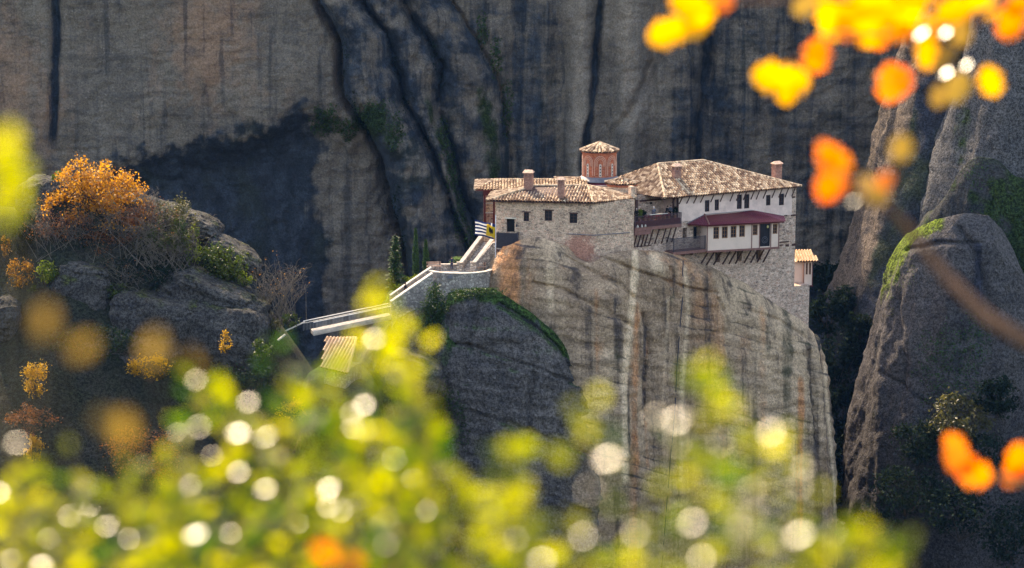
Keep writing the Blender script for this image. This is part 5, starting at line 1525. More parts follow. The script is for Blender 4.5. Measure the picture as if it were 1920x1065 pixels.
def bare_shrub(px_, py_, y, wpx, hpx, n, label, seed, mat='twig', rad=.03, dots=None, group=None):
    b = P(px_, py_ + hpx / 2, y); rx = wpx * .5 * K * y; h = hpx * K * y
    r = root('bare_shrub', b, label, 'shrub', group); rnd = random.Random(seed); mb = MB(); tips = []
    for k in range(n // 2):
        a = rnd.uniform(0, 6.28); q = b + Vector((math.cos(a) * rx * rnd.random() ** .5, math.sin(a) * rx * .7 * rnd.random() ** .5, h * rnd.uniform(.45, 1.0)))
        s0 = b + Vector((rnd.gauss(0, .35) * rx, rnd.gauss(0, .3) * rx, rnd.uniform(-.3, .2)))
        m1 = s0.lerp(q, .5) + Vector((rnd.gauss(0, .15) * rx, rnd.gauss(0, .15) * rx, h * .1))
        mb.tube([s0, m1, q], [rad * 1.6, rad, rad * .5], 4, False); tips.append(q)
        for j in range(4):
            o = m1.lerp(q, rnd.random()); e = o + Vector((rnd.gauss(0, .22) * rx, rnd.gauss(0, .22) * rx, h * rnd.uniform(.02, .22)))
            mb.tube([o, o.lerp(e, .5) + Vector((0, 0, .05 * h)), e], [rad * .8, rad * .6, rad * .35], 3, False); tips.append(e)
    mb.build('twigs', M[mat], r)
    if dots:
        T = np.array([tuple(t) for t in tips]); nn = dots[1]
        C = T[rng.integers(0, len(T), nn)] + rng.normal(size=(nn, 3)) * .25
        V, F = quad_leaves(C, .12 * rng.uniform(.5, 1.3, nn)); np_mesh('foliage', V, F, LEAF[dots[0]], r, smooth=False, attrs={"leaf": leaf_attr(nn)})
    return r

# orange tree on the crest, hand-measured crown
tb = P(166, 452, 291)
r_ = root('autumn_tree', tb, 'bright orange autumn tree on the crest of the left outcrop', 'tree')
clumps = [(150, 305, 16, 12), (128, 318, 10, 8), (160, 330, 26, 22), (140, 345, 34, 22), (118, 330, 12, 12), (196, 308, 10, 8), (192, 328, 24, 20), (176, 350, 36, 26), (232, 332, 22, 16), (215, 352, 36, 20), (246, 348, 16, 14), (262, 358, 14, 12), (140, 372, 30, 18), (100, 372, 22, 14), (90, 386, 10, 14), (198, 375, 40, 20), (238, 372, 24, 14), (180, 388, 34, 14), (118, 366, 18, 14), (215, 392, 22, 10), (140, 392, 24, 14), (136, 408, 26, 14), (120, 418, 24, 14), (205, 420, 26, 12), (226, 404, 14, 10), (190, 436, 16, 8), (160, 362, 30, 24), (120, 445, 30, 14), (95, 430, 20, 16), (230, 440, 24, 12), (250, 425, 22, 14), (270, 380, 16, 12), (280, 400, 14, 10)]
C = []
for (x_, y_, w_, h_) in clumps:
    n_ = int(3.3 * (w_ * h_) ** .75) + 10
    c = P(x_, y_, 291 + rng.normal() * 1.6)
    C.append(np.array(tuple(c)) + rng.normal(size=(n_, 3)) * np.array([w_ * .44 * K * 291, 1.3, h_ * .44 * K * 291]))
C = np.vstack(C); n_ = len(C)
V, F = quad_leaves(C, .17 * rng.uniform(.55, 1.35, n_), aspect=.7)
np_mesh('crown', V, F, LEAF['orange'], r_, smooth=False, attrs={"leaf": leaf_attr(n_)})
mb = MB(); rnd = random.Random(3)
fork = P(163, 400, 291)
mb.tube([tb - Vector((0, 0, .5)), tb.lerp(fork, .5) + Vector((.1, 0, 0)), fork], [.34, .27, .22], 8, False)
mids = [P(157, 372, 290.6), P(175, 368, 291.5), P(185, 405, 290.5)]
mb.tube([fork, P(160, 385, 290.8), mids[0], P(151, 335, 290.6), P(152, 308, 290.6)], [.2, .17, .14, .09, .03], 6, False)
mb.tube([fork, P(170, 380, 291.3), mids[1], P(188, 340, 291.6), P(195, 310, 291.5)], [.17, .14, .11, .07, .03], 6, False)
mb.tube([P(165, 412, 291), mids[2], P(200, 401, 290.4), P(225, 404, 290.2)], [.14, .1, .08, .03], 6, False)
for (x_, y_, w_, h_) in clumps:
    o_ = rnd.choice(mids); e_ = P(x_, y_, 291 + rnd.gauss(0, .8)); mb.tube([o_, o_.lerp(e_, .5) + Vector((0, 0, .25)), e_], [.075, .05, .018], 5, False)
mb.build('trunk', M['bark'], r_)

shrub(105, 336, 293.5, 30, 36, 'bright', 420, .16, 'small bright green bush on top of the dome boulder', nclump=14)
bare_shrub(252, 432, 288, 200, 120, 150, 'wide tangle of bare twigs below the orange tree', 1, dots=('rust', 420))
bare_shrub(310, 470, 287, 170, 110, 130, 'bare grey thicket in the middle of the outcrop', 2, dots=('olive', 500))
bare_shrub(240, 520, 285.5, 180, 80, 110, 'low dark bare thicket above the stacked blocks', 3, dots=('rust', 160))
bare_shrub(275, 372, 290, 60, 40, 40, 'thin bare twigs right of the orange tree', 4)
bare_shrub(525, 545, 287, 120, 120, 130, 'fan of bare grey twigs right of the outcrop', 5, dots=('orange', 60))
bare_shrub(440, 463, 294, 40, 24, 30, 'tuft of dry grass on the smooth slab', 6)
bare_shrub(390, 408, 295, 36, 14, 30, 'tuft of dry grass on the smooth grey boulder', 7)
bare_shrub(110, 440, 287, 130, 90, 120, 'rusty bare brush left under the orange tree', 8, dots=('rust', 700))
shrub(345, 420, 289, 60, 110, 'olive', 1500, .15, 'olive green shrub with a lit right edge on the outcrop', nclump=30)
shrub(310, 395, 290, 60, 40, 'olive', 700, .13, 'small olive green shrub at the top of the thicket', nclump=18)
shrub(362, 460, 288, 40, 80, 'bright', 600, .14, 'narrow light green shrub hanging over the tilted slab', nclump=18)
shrub(415, 492, 288, 100, 90, 'green', 2400, .18, 'dense dark green shrub with sunlit crown beside the slab', nclump=36)
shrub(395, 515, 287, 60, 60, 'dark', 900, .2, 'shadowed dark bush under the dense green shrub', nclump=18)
shrub(86, 512, 282, 44, 50, 'bright', 900, .15, 'pale green round bush beside the flat topped block', nclump=22)
shrub(62, 556, 281.5, 34, 46, 'green', 600, .15, 'small green bush hanging below the pale round one', nclump=18)
shrub(40, 512, 283, 60, 60, 'orange', 800, .15, 'small orange tree at the left edge', nclump=18)
shrub(10, 462, 286, 24, 40, 'orange', 250, .15, 'sprig of orange leaves at the far left edge', nclump=10)
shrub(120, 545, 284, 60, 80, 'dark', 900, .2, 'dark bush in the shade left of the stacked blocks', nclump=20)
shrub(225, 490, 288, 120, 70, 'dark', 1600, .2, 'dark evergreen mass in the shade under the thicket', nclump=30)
shrub(68, 705, 267, 66, 84, 'yellow', 1100, .15, 'golden yellow small tree among the lower blurred leaves', nclump=24)
shrub(60, 840, 261, 60, 50, 'yellow', 700, .15, 'golden bush low at the left', nclump=16)
shrub(60, 790, 263, 110, 60, 'rust', 900, .15, 'rust brown bush low at the left edge', nclump=20)
shrub(270, 850, 259, 150, 130, 'rust', 1800, .16, 'broad reddish brown bush in the gorge', nclump=36)
shrub(425, 640, 271, 36, 44, 'yellow', 320, .14, 'thin yellow tree in front of the big rounded boulder', nclump=14)
shrub(280, 690, 269, 90, 50, 'yellow', 900, .15, 'yellow green bush below the outcrop', nclump=22)
shrub(545, 770, 261, 70, 40, 'yellow', 500, .15, 'small golden bush seen between the blurred leaves', nclump=14)
shrub(318, 440, 288, 90, 70, 'green', 1300, .16, 'green shrub with sunlit leaves in the middle of the thicket', nclump=30)
shrub(200, 455, 288.5, 120, 50, 'rust', 1300, .15, 'rust brown brush at the foot of the orange tree', nclump=30)
shrub(130, 425, 288.5, 110, 60, 'rust', 1000, .15, 'rust brown brush left of the orange trunk', nclump=26)
shrub(260, 400, 289.5, 90, 50, 'rust', 900, .14, 'rust brown brush right of the orange trunk', nclump=24)
shrub(455, 520, 287.5, 50, 40, 'bright', 600, .15, 'light green tuft at the lower end of the dense shrub', nclump=16)
shrub(215, 545, 282.5, 60, 34, 'green', 600, .15, 'green cushion shrub on top of the low dark boulder', nclump=16)
shrub(330, 545, 284, 80, 26, 'olive', 700, .14, 'olive scrub along the edge of the tilted slab', nclump=20)
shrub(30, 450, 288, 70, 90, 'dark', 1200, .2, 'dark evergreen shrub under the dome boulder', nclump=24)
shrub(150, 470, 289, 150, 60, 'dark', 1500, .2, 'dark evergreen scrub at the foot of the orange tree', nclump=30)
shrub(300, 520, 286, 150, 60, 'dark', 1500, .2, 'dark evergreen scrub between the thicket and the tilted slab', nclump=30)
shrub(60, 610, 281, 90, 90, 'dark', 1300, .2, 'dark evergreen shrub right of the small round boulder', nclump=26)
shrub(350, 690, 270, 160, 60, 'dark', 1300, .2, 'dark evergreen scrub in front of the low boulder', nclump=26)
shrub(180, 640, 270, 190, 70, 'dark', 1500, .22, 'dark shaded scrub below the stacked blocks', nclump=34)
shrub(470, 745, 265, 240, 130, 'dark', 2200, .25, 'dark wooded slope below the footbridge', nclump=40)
shrub(490, 655, 272, 50, 40, 'green', 500, .16, 'dark green bush at the lower end of the path', nclump=16)
shrub(545, 602, 283.5, 44, 34, 'green', 500, .15, 'dark green bush behind the bridge end', nclump=14)
shrub(512, 610, 284, 40, 40, 'olive', 360, .15, 'light olive bush left of the bridge end', nclump=14)
shrub(772, 524, 293, 34, 26, 'bright', 700, .13, 'bright green bush between fir and stepped wall', nclump=16)
shrub(750, 545, 291, 30, 30, 'bright', 500, .13, 'light green bush behind the lower part of the stepped wall', nclump=14)
shrub(815, 575, 283.6, 50, 90, 'moss', 2200, .14, 'dark ivy hanging on the rock below the stepped wall', name='ivy', cat='ivy', nclump=40, dm=1.1)
shrub(805, 630, 283, 46, 90, 'moss', 1600, .14, 'lower dark ivy hanging beside the rock lobe', name='ivy', cat='ivy', nclump=34, dm=1.1)
shrub(840, 800, 281, 90, 170, 'moss', 2600, .17, 'dark ivy on the left flank of the rock lobe', name='ivy', cat='ivy', nclump=50, dm=1.5)
shrub(895, 548, 284.2, 110, 20, 'moss', 1600, .12, 'low green cushion of plants on the mossy rock cap', nclump=34, dm=1.6, stems=False)

def conifer(px_, ytop, ybot, y, wpx, label, seed):
    b = P(px_, ybot, y); t = P(px_, ytop, y); h = t.z - b.z; R = wpx * .5 * K * y
    r = root('fir_tree', b, label, 'tree'); rnd = random.Random(seed)
    mb = MB(); mb.tube([b, b + Vector((0, 0, h))], [.22, .03], 8); mb.build('trunk', M['bark'], r)
    C = []; A = []
    z_ = .06
    while z_ < .98:
        rr = R * (1 - z_) ** .8 * rnd.uniform(.75, 1.1) + .1
        for k in range(9):
            a = rnd.uniform(0, 6.28); ln = rr * rnd.uniform(.75, 1.1)
            for j in range(int(14 * ln / R) + 5):
                t_ = rnd.random() ** .7
                C.append((b.x + math.cos(a) * ln * t_ + rnd.gauss(0, .12), b.y + math.sin(a) * ln * t_ + rnd.gauss(0, .12), b.z + h * z_ - ln * .28 * t_ + rnd.gauss(0, .08)))
                A.append((math.cos(a), math.sin(a), -.3))
        z_ += .042
    C = np.array(C); n = len(C); nr = np.array([(rnd.gauss(0, .35), rnd.gauss(0, .35), 1) for _ in range(n)])
    V, F = quad_leaves(C, .22 * rng.uniform(.6, 1.3, n), nr, .45, axis=np.array(A))
    np_mesh('crown', V, F, LEAF['conifer'], r, smooth=False, attrs={"leaf": leaf_attr(n)})
conifer(742, 437, 545, 294, 44, 'tiered dark green fir tree left of the terrace', 1)
def cypress(px_, ytop, ybot, y, wpx, label, seed):
    b = P(px_, ybot, y); t = P(px_, ytop, y); h = t.z - b.z; R = wpx * .5 * K * y
    r = root('cypress_tree', b, label, 'tree', 'cypresses beside the terrace'); rnd = random.Random(seed)
    mb = MB(); mb.tube([b, b + Vector((0, 0, h * .9))], [.14, .03], 8); mb.build('trunk', M['bark'], r)
    n = 2200; z_ = rng.random(n); a = rng.random(n) * 6.28
    rad = R * np.minimum(1, (1 - z_) * 2.2) ** .8 * np.minimum(1, .5 + z_ * 3) * (.75 + .3 * fbm(np.cos(a) * 1.2, np.sin(a) * 1.2, z_ * 9 + seed, 3)) * rng.uniform(.7, 1.05, n)
    C = np.stack([b.x + np.cos(a) * rad, b.y + np.sin(a) * rad, b.z + z_ * h], -1)
    nr = np.stack([np.cos(a), np.sin(a), .3 + 0 * a], -1) + .5 * rng.normal(size=(n, 3))
    V, F = quad_leaves(C, .17 * rng.uniform(.6, 1.3, n), nr, .4, axis=np.cross(nr, np.array([[0, 0, 1.0]])))
    np_mesh('crown', V, F, LEAF['conifer'], r, smooth=False, attrs={"leaf": leaf_attr(n)})
cypress(780, 428, 530, 296, 15, 'taller of the two slim cypresses behind the terrace bench', 1)
cypress(799, 450, 525, 296.5, 15, 'shorter of the two slim cypresses behind the terrace bench', 2)

# dark wood in the gorge and scrub at lower right: single trees
def gorge_tree(px_, py_, y, wpx, hpx, n, label, mat='dark'):
    shrub(px_, py_, y, wpx, hpx, mat, n, .34, label, cat='tree', name='tree', group='trees in the shaded gorge', nclump=34, tight=.3)
G_ = [(1545, 520, 398, 70, 60), (1580, 520, 394, 60, 60), (1555, 590, 350, 80, 90), (1590, 570, 352, 60, 80), (1610, 640, 346, 70, 110), (1570, 680, 344, 90, 110), (1612, 740, 342, 70, 120), (1570, 770, 340, 80, 120), (1600, 840, 336, 80, 120), (1570, 880, 334, 80, 110), (1600, 940, 332, 100, 110)]
for i, (x_, y_, Y_, w_, h_) in enumerate(G_): gorge_tree(x_, y_, Y_, w_, h_, 1500, 'dark shaded tree in the gorge behind the pale pillar')
S_ = [(1720, 830, 312, 110, 90, 'dark', 'dark scrub tree at the foot of the rounded mossy pillar'), (1800, 780, 309, 130, 90, 'olive', 'brownish scrub tree beside the rounded mossy pillar'), (1870, 740, 308, 100, 80, 'dark', 'dark scrub tree at the right edge under the rock mass'),
      (1700, 920, 308, 150, 100, 'dark', 'broad dark scrub tree in the lower right corner of the gorge'), (1640, 1000, 306, 140, 110, 'dark', 'dark scrub tree lowest in the gorge at right'), (1850, 850, 306, 130, 90, 'dark', 'dark scrub tree behind the orange leaves at right'), (1800, 960, 303, 160, 110, 'dark', 'dark scrub tree near the bottom right corner'), (1900, 1000, 300, 140, 120, 'dark', 'dark scrub tree in the bottom right corner')]
for (x_, y_, Y_, w_, h_, mt, lab) in S_: shrub(x_, y_, Y_, w_, h_, mt, 1500, .3, lab, cat='tree', name='tree', nclump=34)

# ------------------------------------------------------------------ people
M['skin'] = mat_simple('skin', (.50, .30, .22), .6, .1, 8)
def skin_mesh(nodes, edges, rad, sub=1, rt=0):
    me = bpy.data.meshes.new('tmp'); me.from_pydata([tuple(n) for n in nodes], edges, [])
    o = bpy.data.objects.new('tmp', me); COL.objects.link(o)
    md = o.modifiers.new('s', 'SKIN'); md.use_smooth_shade = True
    for i, r in enumerate(rad):
        sv = me.skin_vertices[0].data[i]; sv.radius = (r, r) if not isinstance(r, tuple) else r; sv.use_root = (i == rt)
    o.modifiers.new('d', 'SUBSURF').levels = sub
    dg = bpy.context.evaluated_depsgraph_get()
    out = bpy.data.meshes.new_from_object(o.evaluated_get(dg))
    bpy.data.objects.remove(o); bpy.data.meshes.remove(me)
    return out
def person(loc, heading, label, top, bottom, hair, armL, armR, legs=((0, 0), (0, 0)), hat=None, lean=0.0, scale=1.0, group='visitors'):
    """armL/armR: (elbow offset, wrist offset) from the shoulder; body 1.75 m tall, facing -Y before turning"""
    H = {}
    N = []; R = []; E = []
    def add(p, r, par=None):
        N.append(Vector(p)); R.append(r); i = len(N) - 1
        if par is not None: E.append((par, i))
        return i
    ly = -lean
    pel = add((0, 0, .95), .145); wa = add((0, ly * .3, 1.10), .13, pel); chs = add((0, ly * .7, 1.30), .155, wa); nb = add((0, ly, 1.46), .075, chs)
    nk = add((0, ly * 1.1 - .01, 1.53), .055, nb); hd = add((0, ly * 1.2 - .02, 1.62), .085, nk); ht = add((0, ly * 1.2 - .01, 1.70), .08, hd)
    nose = add((0, ly * 1.2 - .125, 1.60), .014, hd)
    cl_t = [0, 1, 2, 3]; arm_ids = []; leg_ids = []; foot = []
    for sx, (el, wr) in ((-1, armL), (1, armR)):
        sh = add((sx * .19, ly, 1.42), .062, nb if False else chs)
        e_ = add((sx * (.19 + el[0]), ly + el[1], 1.42 + el[2]), .045, sh)
        w_ = add((sx * (.19 + wr[0]), ly + wr[1], 1.42 + wr[2]), .032, e_)
        arm_ids.append((sh, e_, w_))
        fd = (N[w_] - N[e_]).normalized(); side = fd.cross(Vector((0, 1, .2))).normalized()
        pm = add(N[w_] + fd * .07, .034, w_)
        for k, (o_, l_) in enumerate(((-.03, .07), (-.01, .085), (.01, .08), (.03, .062))):
            k1 = add(N[pm] + side * o_ + fd * .035, .009, pm); k2 = add(N[k1] + fd * l_ * .6 + Vector((0, -.012, -.005)), .008, k1); add(N[k2] + fd * l_ * .4 + Vector((0, -.02, -.008)), .007, k2)
        t1 = add(N[w_] + fd * .03 + side * .045 * sx, .011, w_); add(N[t1] + fd * .04 + side * .012 * sx, .009, t1)
    for sx, (fx, fy) in ((-1, legs[0]), (1, legs[1])):
        hp = add((sx * .09, 0, .90), .095, pel); kn = add((sx * (.10 + fx * .5), fy * .5 - .02, .50), .062, hp); an = add((sx * (.10 + fx), fy, .09), .04, kn); to = add((sx * (.11 + fx), fy - .16, .04), .036, an)
        leg_ids.append((hp, kn, an, to))
    me = skin_mesh(N, E, R, 1)
    o = link_mesh('person', me, M['skin']); o.location = Vector(loc); o.rotation_euler = (0, 0, heading); o.scale = (scale,) * 3
    tag(o, label, 'person', group)
    def child(name, ids, infl, mat, edges):
        idm = {g: i for i, g in enumerate(ids)}
        m_ = skin_mesh([N[i] for i in ids], [(idm[a], idm[b]) for a, b in edges], [R[i] + infl for i in ids], 1)
        c = bpy.data.objects.new(name, m_); COL.objects.link(c); m_.materials.append(mat); c.parent = o
        return c
    (s1, e1, w1), (s2, e2, w2) = arm_ids
    child('jacket', [pel, wa, chs, nb, s1, e1, w1, s2, e2, w2], .022, top, [(pel, wa), (wa, chs), (chs, nb), (chs, s1), (s1, e1), (e1, w1), (chs, s2), (s2, e2), (e2, w2)])
    (h1_, k1_, a1_, t1_), (h2_, k2_, a2_, t2_) = leg_ids
    child('trousers', [pel, h1_, k1_, a1_, h2_, k2_, a2_], .018, bottom, [(pel, h1_), (h1_, k1_), (k1_, a1_), (pel, h2_), (h2_, k2_), (k2_, a2_)])
    for a_, t_ in ((a1_, t1_), (a2_, t2_)): child('shoe', [a_, t_], .012, M['iron'], [(a_, t_)])
    hb_ = MB(); hc = N[ht]
    hb_.lathe((hc.x, hc.y + .02, hc.z - .07), [(.06, -.06), (.098, -.02), (.108, .04), (.095, .10), (.055, .145), (.01, .16)], 14)
    c = hb_.build('hair' if not hat else 'hat', hair if not hat else hat); c.parent = o
    eb = MB()
    for sx in (-.032, .032): eb.lathe((hd * 0 + sx, N[hd].y - .088, N[hd].z + .02), [(.004, -.01), (.011, 0), (.004, .01)], 8)
    c = eb.build('eyes', M['black']); c.parent = o
    return o
C_ = lambda n, c: mat_simple(n, c, .85, .12, 6)
navy, grey_, blk, ltg, hairb, hairw = C_('navy_cloth', (.02, .025, .05)), C_('grey_cloth', (.10, .11, .14)), C_('black_cloth', (.012, .012, .014)), C_('light_cloth', (.5, .5, .52)), C_('brown_hair', (.05, .025, .012)), C_('white_hair', (.6, .55, .5))
down = ((.05, .0, -.28), (.07, -.05, -.53)); fwd = ((.05, -.05, -.28), (-.02, -.28, -.30)); crossd = ((.09, -.04, -.26), (-.02, -.22, -.20))
gz = ztp - .745
c = P(847, 505, 292.6); person((c.x, c.y, ztp - .55), .1, 'person standing on the terrace in a dark top with hands on hips', navy, navy, hairb, ((.22, .04, -.24), (.06, -.06, -.45)), ((.22, .04, -.24), (.06, -.06, -.45)))
c = wt[0].lerp(wt[2], .36); person((c.x - .2, c.y + 1.2, c.z - .75), 1.2, 'person in black walking down the stepped wall', blk, blk, hairb, down, fwd, ((0, .12), (0, -.16)))
def on_balcony(px_, d_): 
    s_, _ = F1.sz(px_, 400, d_); q = F1.pt(s_, zf + .752, d_); return (q.x, q.y, q.z)
hd_ = math.atan2(F1.n.y, F1.n.x) + math.pi / 2
person(on_balcony(1193.5, .55), hd_ - .4, 'person in dark clothes at the left end of the upper balcony', blk, blk, hairw, down, fwd, group='people on the upper balcony')
person(on_balcony(1226, .6), hd_ + 2.9, 'person in grey with a white cap seen from behind on the upper balcony', grey_, navy, hairw, crossd, down, hat=ltg, group='people on the upper balcony')
person(on_balcony(1250, .55), hd_ + 1.7, 'person in black leaning at the right part of the upper balcony', blk, blk, hairb, down, fwd, lean=.12, group='people on the upper balcony')
person(on_balcony(1257.5, .35), hd_ - 1.4, 'person facing the one in black at the right end of the upper balcony', grey_, blk, hairb, fwd, down, group='people on the upper balcony')

# potted plants and flowers of the balcony
M['pot'] = mat_simple('terracotta_pot', (.40, .17, .09), .85, .15, 5)
def pot_plant(px_, d_, h, w, mat, label, n=500, ls=.09, white=False):
    q = on_balcony(px_, d_); r = root('potted_plant', q, label, 'plant', 'potted plants on the upper balcony')
    mb = MB(); mb.lathe(q, [(.15, 0), (.2, .32), (.22, .33), (.22, .38), (.17, .38)], 14); mb.build('pot', M['pot'] if not white else M['pale'], r)
    pts = clump_points((q[0], q[1], q[2] + .38 + h / 2), (w, w, h / 2), n, 14, .35)
    V, F = quad_leaves(pts, ls * rng.uniform(.6, 1.3, n)); np_mesh('foliage', V, F, LEAF[mat], r, smooth=False, attrs={"leaf": leaf_attr(n)})
LEAF['red'] = mat_leaf('red_flowers', (.30, .03, .06), (.50, .06, .10), .3, .5, .3, tint=(.8, .7, .7))
pot_plant(1199.5, .5, 1.2, .42, 'bright', 'bright green potted bush at the left of the upper balcony', 700)
pot_plant(1207, .3, 1.1, .45, 'dark', 'dark green potted bush beside the bright one', 600)
pot_plant(1265.5, .4, 1.1, .4, 'dark', 'dark green potted bush at the right end of the upper balcony', 600)
for k in range(7): pot_plant(1209 + k * 7.5, .5, .35, .3, 'red', 'low pot of red flowers behind the balcony railing', 260, .07)
def jar(px_):
    s_, _ = F1.sz(px_, 428, 1.13); q = F1.pt(s_, zf + .01, 1.07)
    mb = MB(); mb.lathe(q, [(.1, 0), (.15, .1), (.12, .25), (.06, .32), (.075, .38)], 12); o = mb.build('white_jar', M['pale'], origin=q)
    tag(o, 'small white jar standing on the edge of the balcony slab', 'jar', 'white jars on the balcony edge')
for x_ in (1196, 1204, 1210.5): jar(x_)

def ivy_patch(host, inside, box, n, mat, size, label, name='ivy', cat='ivy', lift=.25, group=None):
    """leaves rooted on the real rock surface, found by casting rays at it"""
    h = bpy.data.objects[host]; C = []; Nn = []
    for _ in range(n * 4):
        x_, y_ = rng.uniform(box[0], box[2]), rng.uniform(box[1], box[3])
        if rng.random() > inside(x_, y_): continue
        ok, hit, nr, _i = h.ray_cast(Vector((0, 0, 0)) - h.location, Vector(ray(x_, y_)).normalized())
        if ok:
            hit = hit + h.location; C.append(tuple(hit + nr * (rng.random() ** 2) * lift)); Nn.append(tuple(nr))
        if len(C) >= n: break
    C = np.array(C); k = len(C); o0 = tuple(C.mean(0))
    V, F = quad_leaves(C, size * rng.uniform(.5, 1.3, k), np.array(Nn) + .7 * rng.normal(size=(k, 3)))
    o = np_mesh(name, V, F, LEAF[mat], origin=o0, smooth=False, attrs={"leaf": leaf_attr(k)})
    return tag(o, label, cat, group)
def blobs(*bs):
    def f(x_, y_):
        v = max(math.exp(-((x_ - a) / w) ** 2 - ((y_ - b) / h) ** 2) for a, b, w, h in bs)
        nn = mnoise.noise(Vector((x_ * .05, y_ * .05, 3.0)))
        return max(0, min(1, (v - .35 + .35 * nn) * 3))
    return f
bpy.context.evaluated_depsgraph_get().update()
ivy_patch('mossy_rock', blobs((1775, 690, 60, 90), (1830, 640, 30, 60)), (1690, 560, 1880, 830), 4200, 'conifer', .27, 'broad dark ivy patch on the face of the rounded mossy pillar', lift=.5)
ivy_patch('mossy_rock.001', blobs((1890, 480, 40, 110), (1860, 400, 40, 30), (1830, 330, 40, 24)), (1780, 290, 1925, 640), 3600, 'conifer', .24, 'dark ivy over the taller rock mass at the right edge', lift=.5)
ivy_patch('mossy_rock', blobs((1700, 500, 22, 60), (1722, 436, 34, 16), (1672, 560, 10, 40)), (1640, 405, 1800, 620), 1500, 'bright', .14, 'sunlit bright moss on the left shoulder of the rounded pillar', name='moss', cat='moss', lift=.3)
ivy_patch('side_rock', blobs((1000, 592, 30, 12), (1040, 626, 18, 10), (1012, 655, 18, 14), (960, 566, 24, 10)), (930, 545, 1070, 690), 1100, 'moss', .14, 'small green cushions on the right ledges of the dark rock lobe', name='moss', cat='moss', lift=.3)
ivy_patch('side_rock', blobs((890, 548, 60, 14)), (835, 535, 960, 575), 1800, 'green', .13, 'grass and low herbs on the mossy cap of the rock lobe', name='grass', cat='grass', lift=.45)
ivy_patch('cliff', blobs((832, 250, 12, 40), (846, 320, 12, 50), (862, 400, 14, 50), (880, 450, 14, 30)), (800, 190, 910, 490), 2400, 'moss', .26, 'strip of green growth down the right hand fold of the cliff', lift=.4)
ivy_patch('cliff', blobs((705, 215, 36, 30), (740, 250, 18, 40), (610, 225, 30, 30), (655, 240, 22, 24)), (570, 170, 780, 300), 2400, 'moss', .26, 'dark green growth where the cliff folds begin', lift=.4)
ivy_patch('cliff', blobs((650, 110, 8, 40), (662, 185, 10, 20), (742, 120, 8, 30), (760, 190, 10, 26), (815, 100, 8, 40), (830, 150, 8, 20), (745, 380, 10, 40), (757, 450, 10, 30), (800, 260, 8, 30)), (630, 40, 850, 500), 2000, 'dark', .28, 'dark bushes rooted in the creases of the cliff folds', lift=.7)
ivy_patch('cliff', blobs((930, 110, 14, 40), (950, 200, 12, 60), (905, 60, 14, 40)), (880, 10, 975, 280), 1500, 'moss', .26, 'thin green growth on the outermost cliff fold', lift=.4)
# thin dark cable lying down the pillar face: dropped onto the rock with ray casts
dg = bpy.context.evaluated_depsgraph_get(); dg.update()
rp = bpy.data.objects['rock_pillar']
path = [(1281, 489), (1280, 510), (1281, 540), (1279, 570), (1276, 600), (1273, 640), (1270, 680), (1268, 720), (1266, 760), (1263, 800), (1258, 850), (1254, 900), (1250, 950), (1246, 1000), (1241, 1062), (1236, 1110)]
pts = []
for x_, y_ in path:
    d_ = Vector(ray(x_, y_)).normalized(); ok, hit, nr, _ = rp.ray_cast(Vector((0, 0, 0)), d_)
    if ok: pts.append(hit - d_ * .12)
if len(pts) > 2:
    mb = MB(); mb.tube(pts, .07, 6)
    o = mb.build('drain_pipe', M['iron'], origin=pts[0]); tag(o, 'thin dark drain pipe running down the pale pillar from the arched niche', 'pipe')
# ================================================================== FOREGROUND, an arm's length from the lens
HALF = Vector((0, 0, 0))
M['leafg'] = mat_leaf('box_leaf', (.03, .095, .002), (.46, .45, .005), .66, .45, .3)
M['leafo'] = mat_leaf('olive_tan_leaf', (.14, .09, .02), (.24, .16, .035), .6, .4, .5)
M['leafa'] = mat_leaf('autumn_leaf', (.62, .16, .004), (.80, .40, .004), .62, .5, .3)
M['leafr'] = mat_leaf('red_orange_leaf', (.62, .10, .004), (.72, .18, .004), .62, .4, .5)
M['leafw'] = mat_leaf('waxy_leaf', (.35, .33, .10), (.45, .42, .16), .5, .26, .6)
M['sprigstem'] = mat_simple('young_stem', (.16, .11, .05), .7, .2, 30)
M['branchbark'] = mat_simple('brown_branch', (.20, .095, .05), .8, .3, 30, bump=.3)
LT = [(0, 0), (.12, .55), (.35, .95), (.6, 1.0), (.85, .62), (1, 0)]
LOBE = [(0, 0), (.1, .45), (.28, .95), (.42, .62), (.6, 1.05), (.75, .66), (.88, .6), (1, 0)]
def leaf_cards(bases, axes, normals, lens, wid=.5, tmpl=LT, curl=.12, fold=.08):
    """real leaf blades: midrib + two halves, a little folded and curled"""
    bases, axes, normals = map(np.asarray, (bases, axes, normals)); n = len(bases)
    a = axes / (np.linalg.norm(axes, axis=1)[:, None] + 1e-9)
    s = np.cross(normals, a); s /= np.linalg.norm(s, axis=1)[:, None] + 1e-9
    w = np.cross(a, s); L = np.asarray(lens).reshape(-1, 1)
    rows = []
    for t, hw in tmpl:
        c = bases + a * L * t - w * L * curl * t * t
        rows += [c - s * L * wid * .5 * hw + w * L * fold * hw, c, c + s * L * wid * .5 * hw + w * L * fold * hw]
    m = len(tmpl); V = np.stack(rows, 1).reshape(-1, 3)
    f = []
    for r in range(m - 1):
        for c in range(2): f.append((r * 3 + c, r * 3 + c + 1, (r + 1) * 3 + c + 1, (r + 1) * 3 + c))
    F = (np.array(f)[None] + (np.arange(n) * m * 3)[:, None, None]).reshape(-1, 4)
    return V, F, m * 3
frng = random.Random(21)
TOCAM = Vector((0, -1, .05)).normalized()
GL = (SUN + TOCAM).normalized()
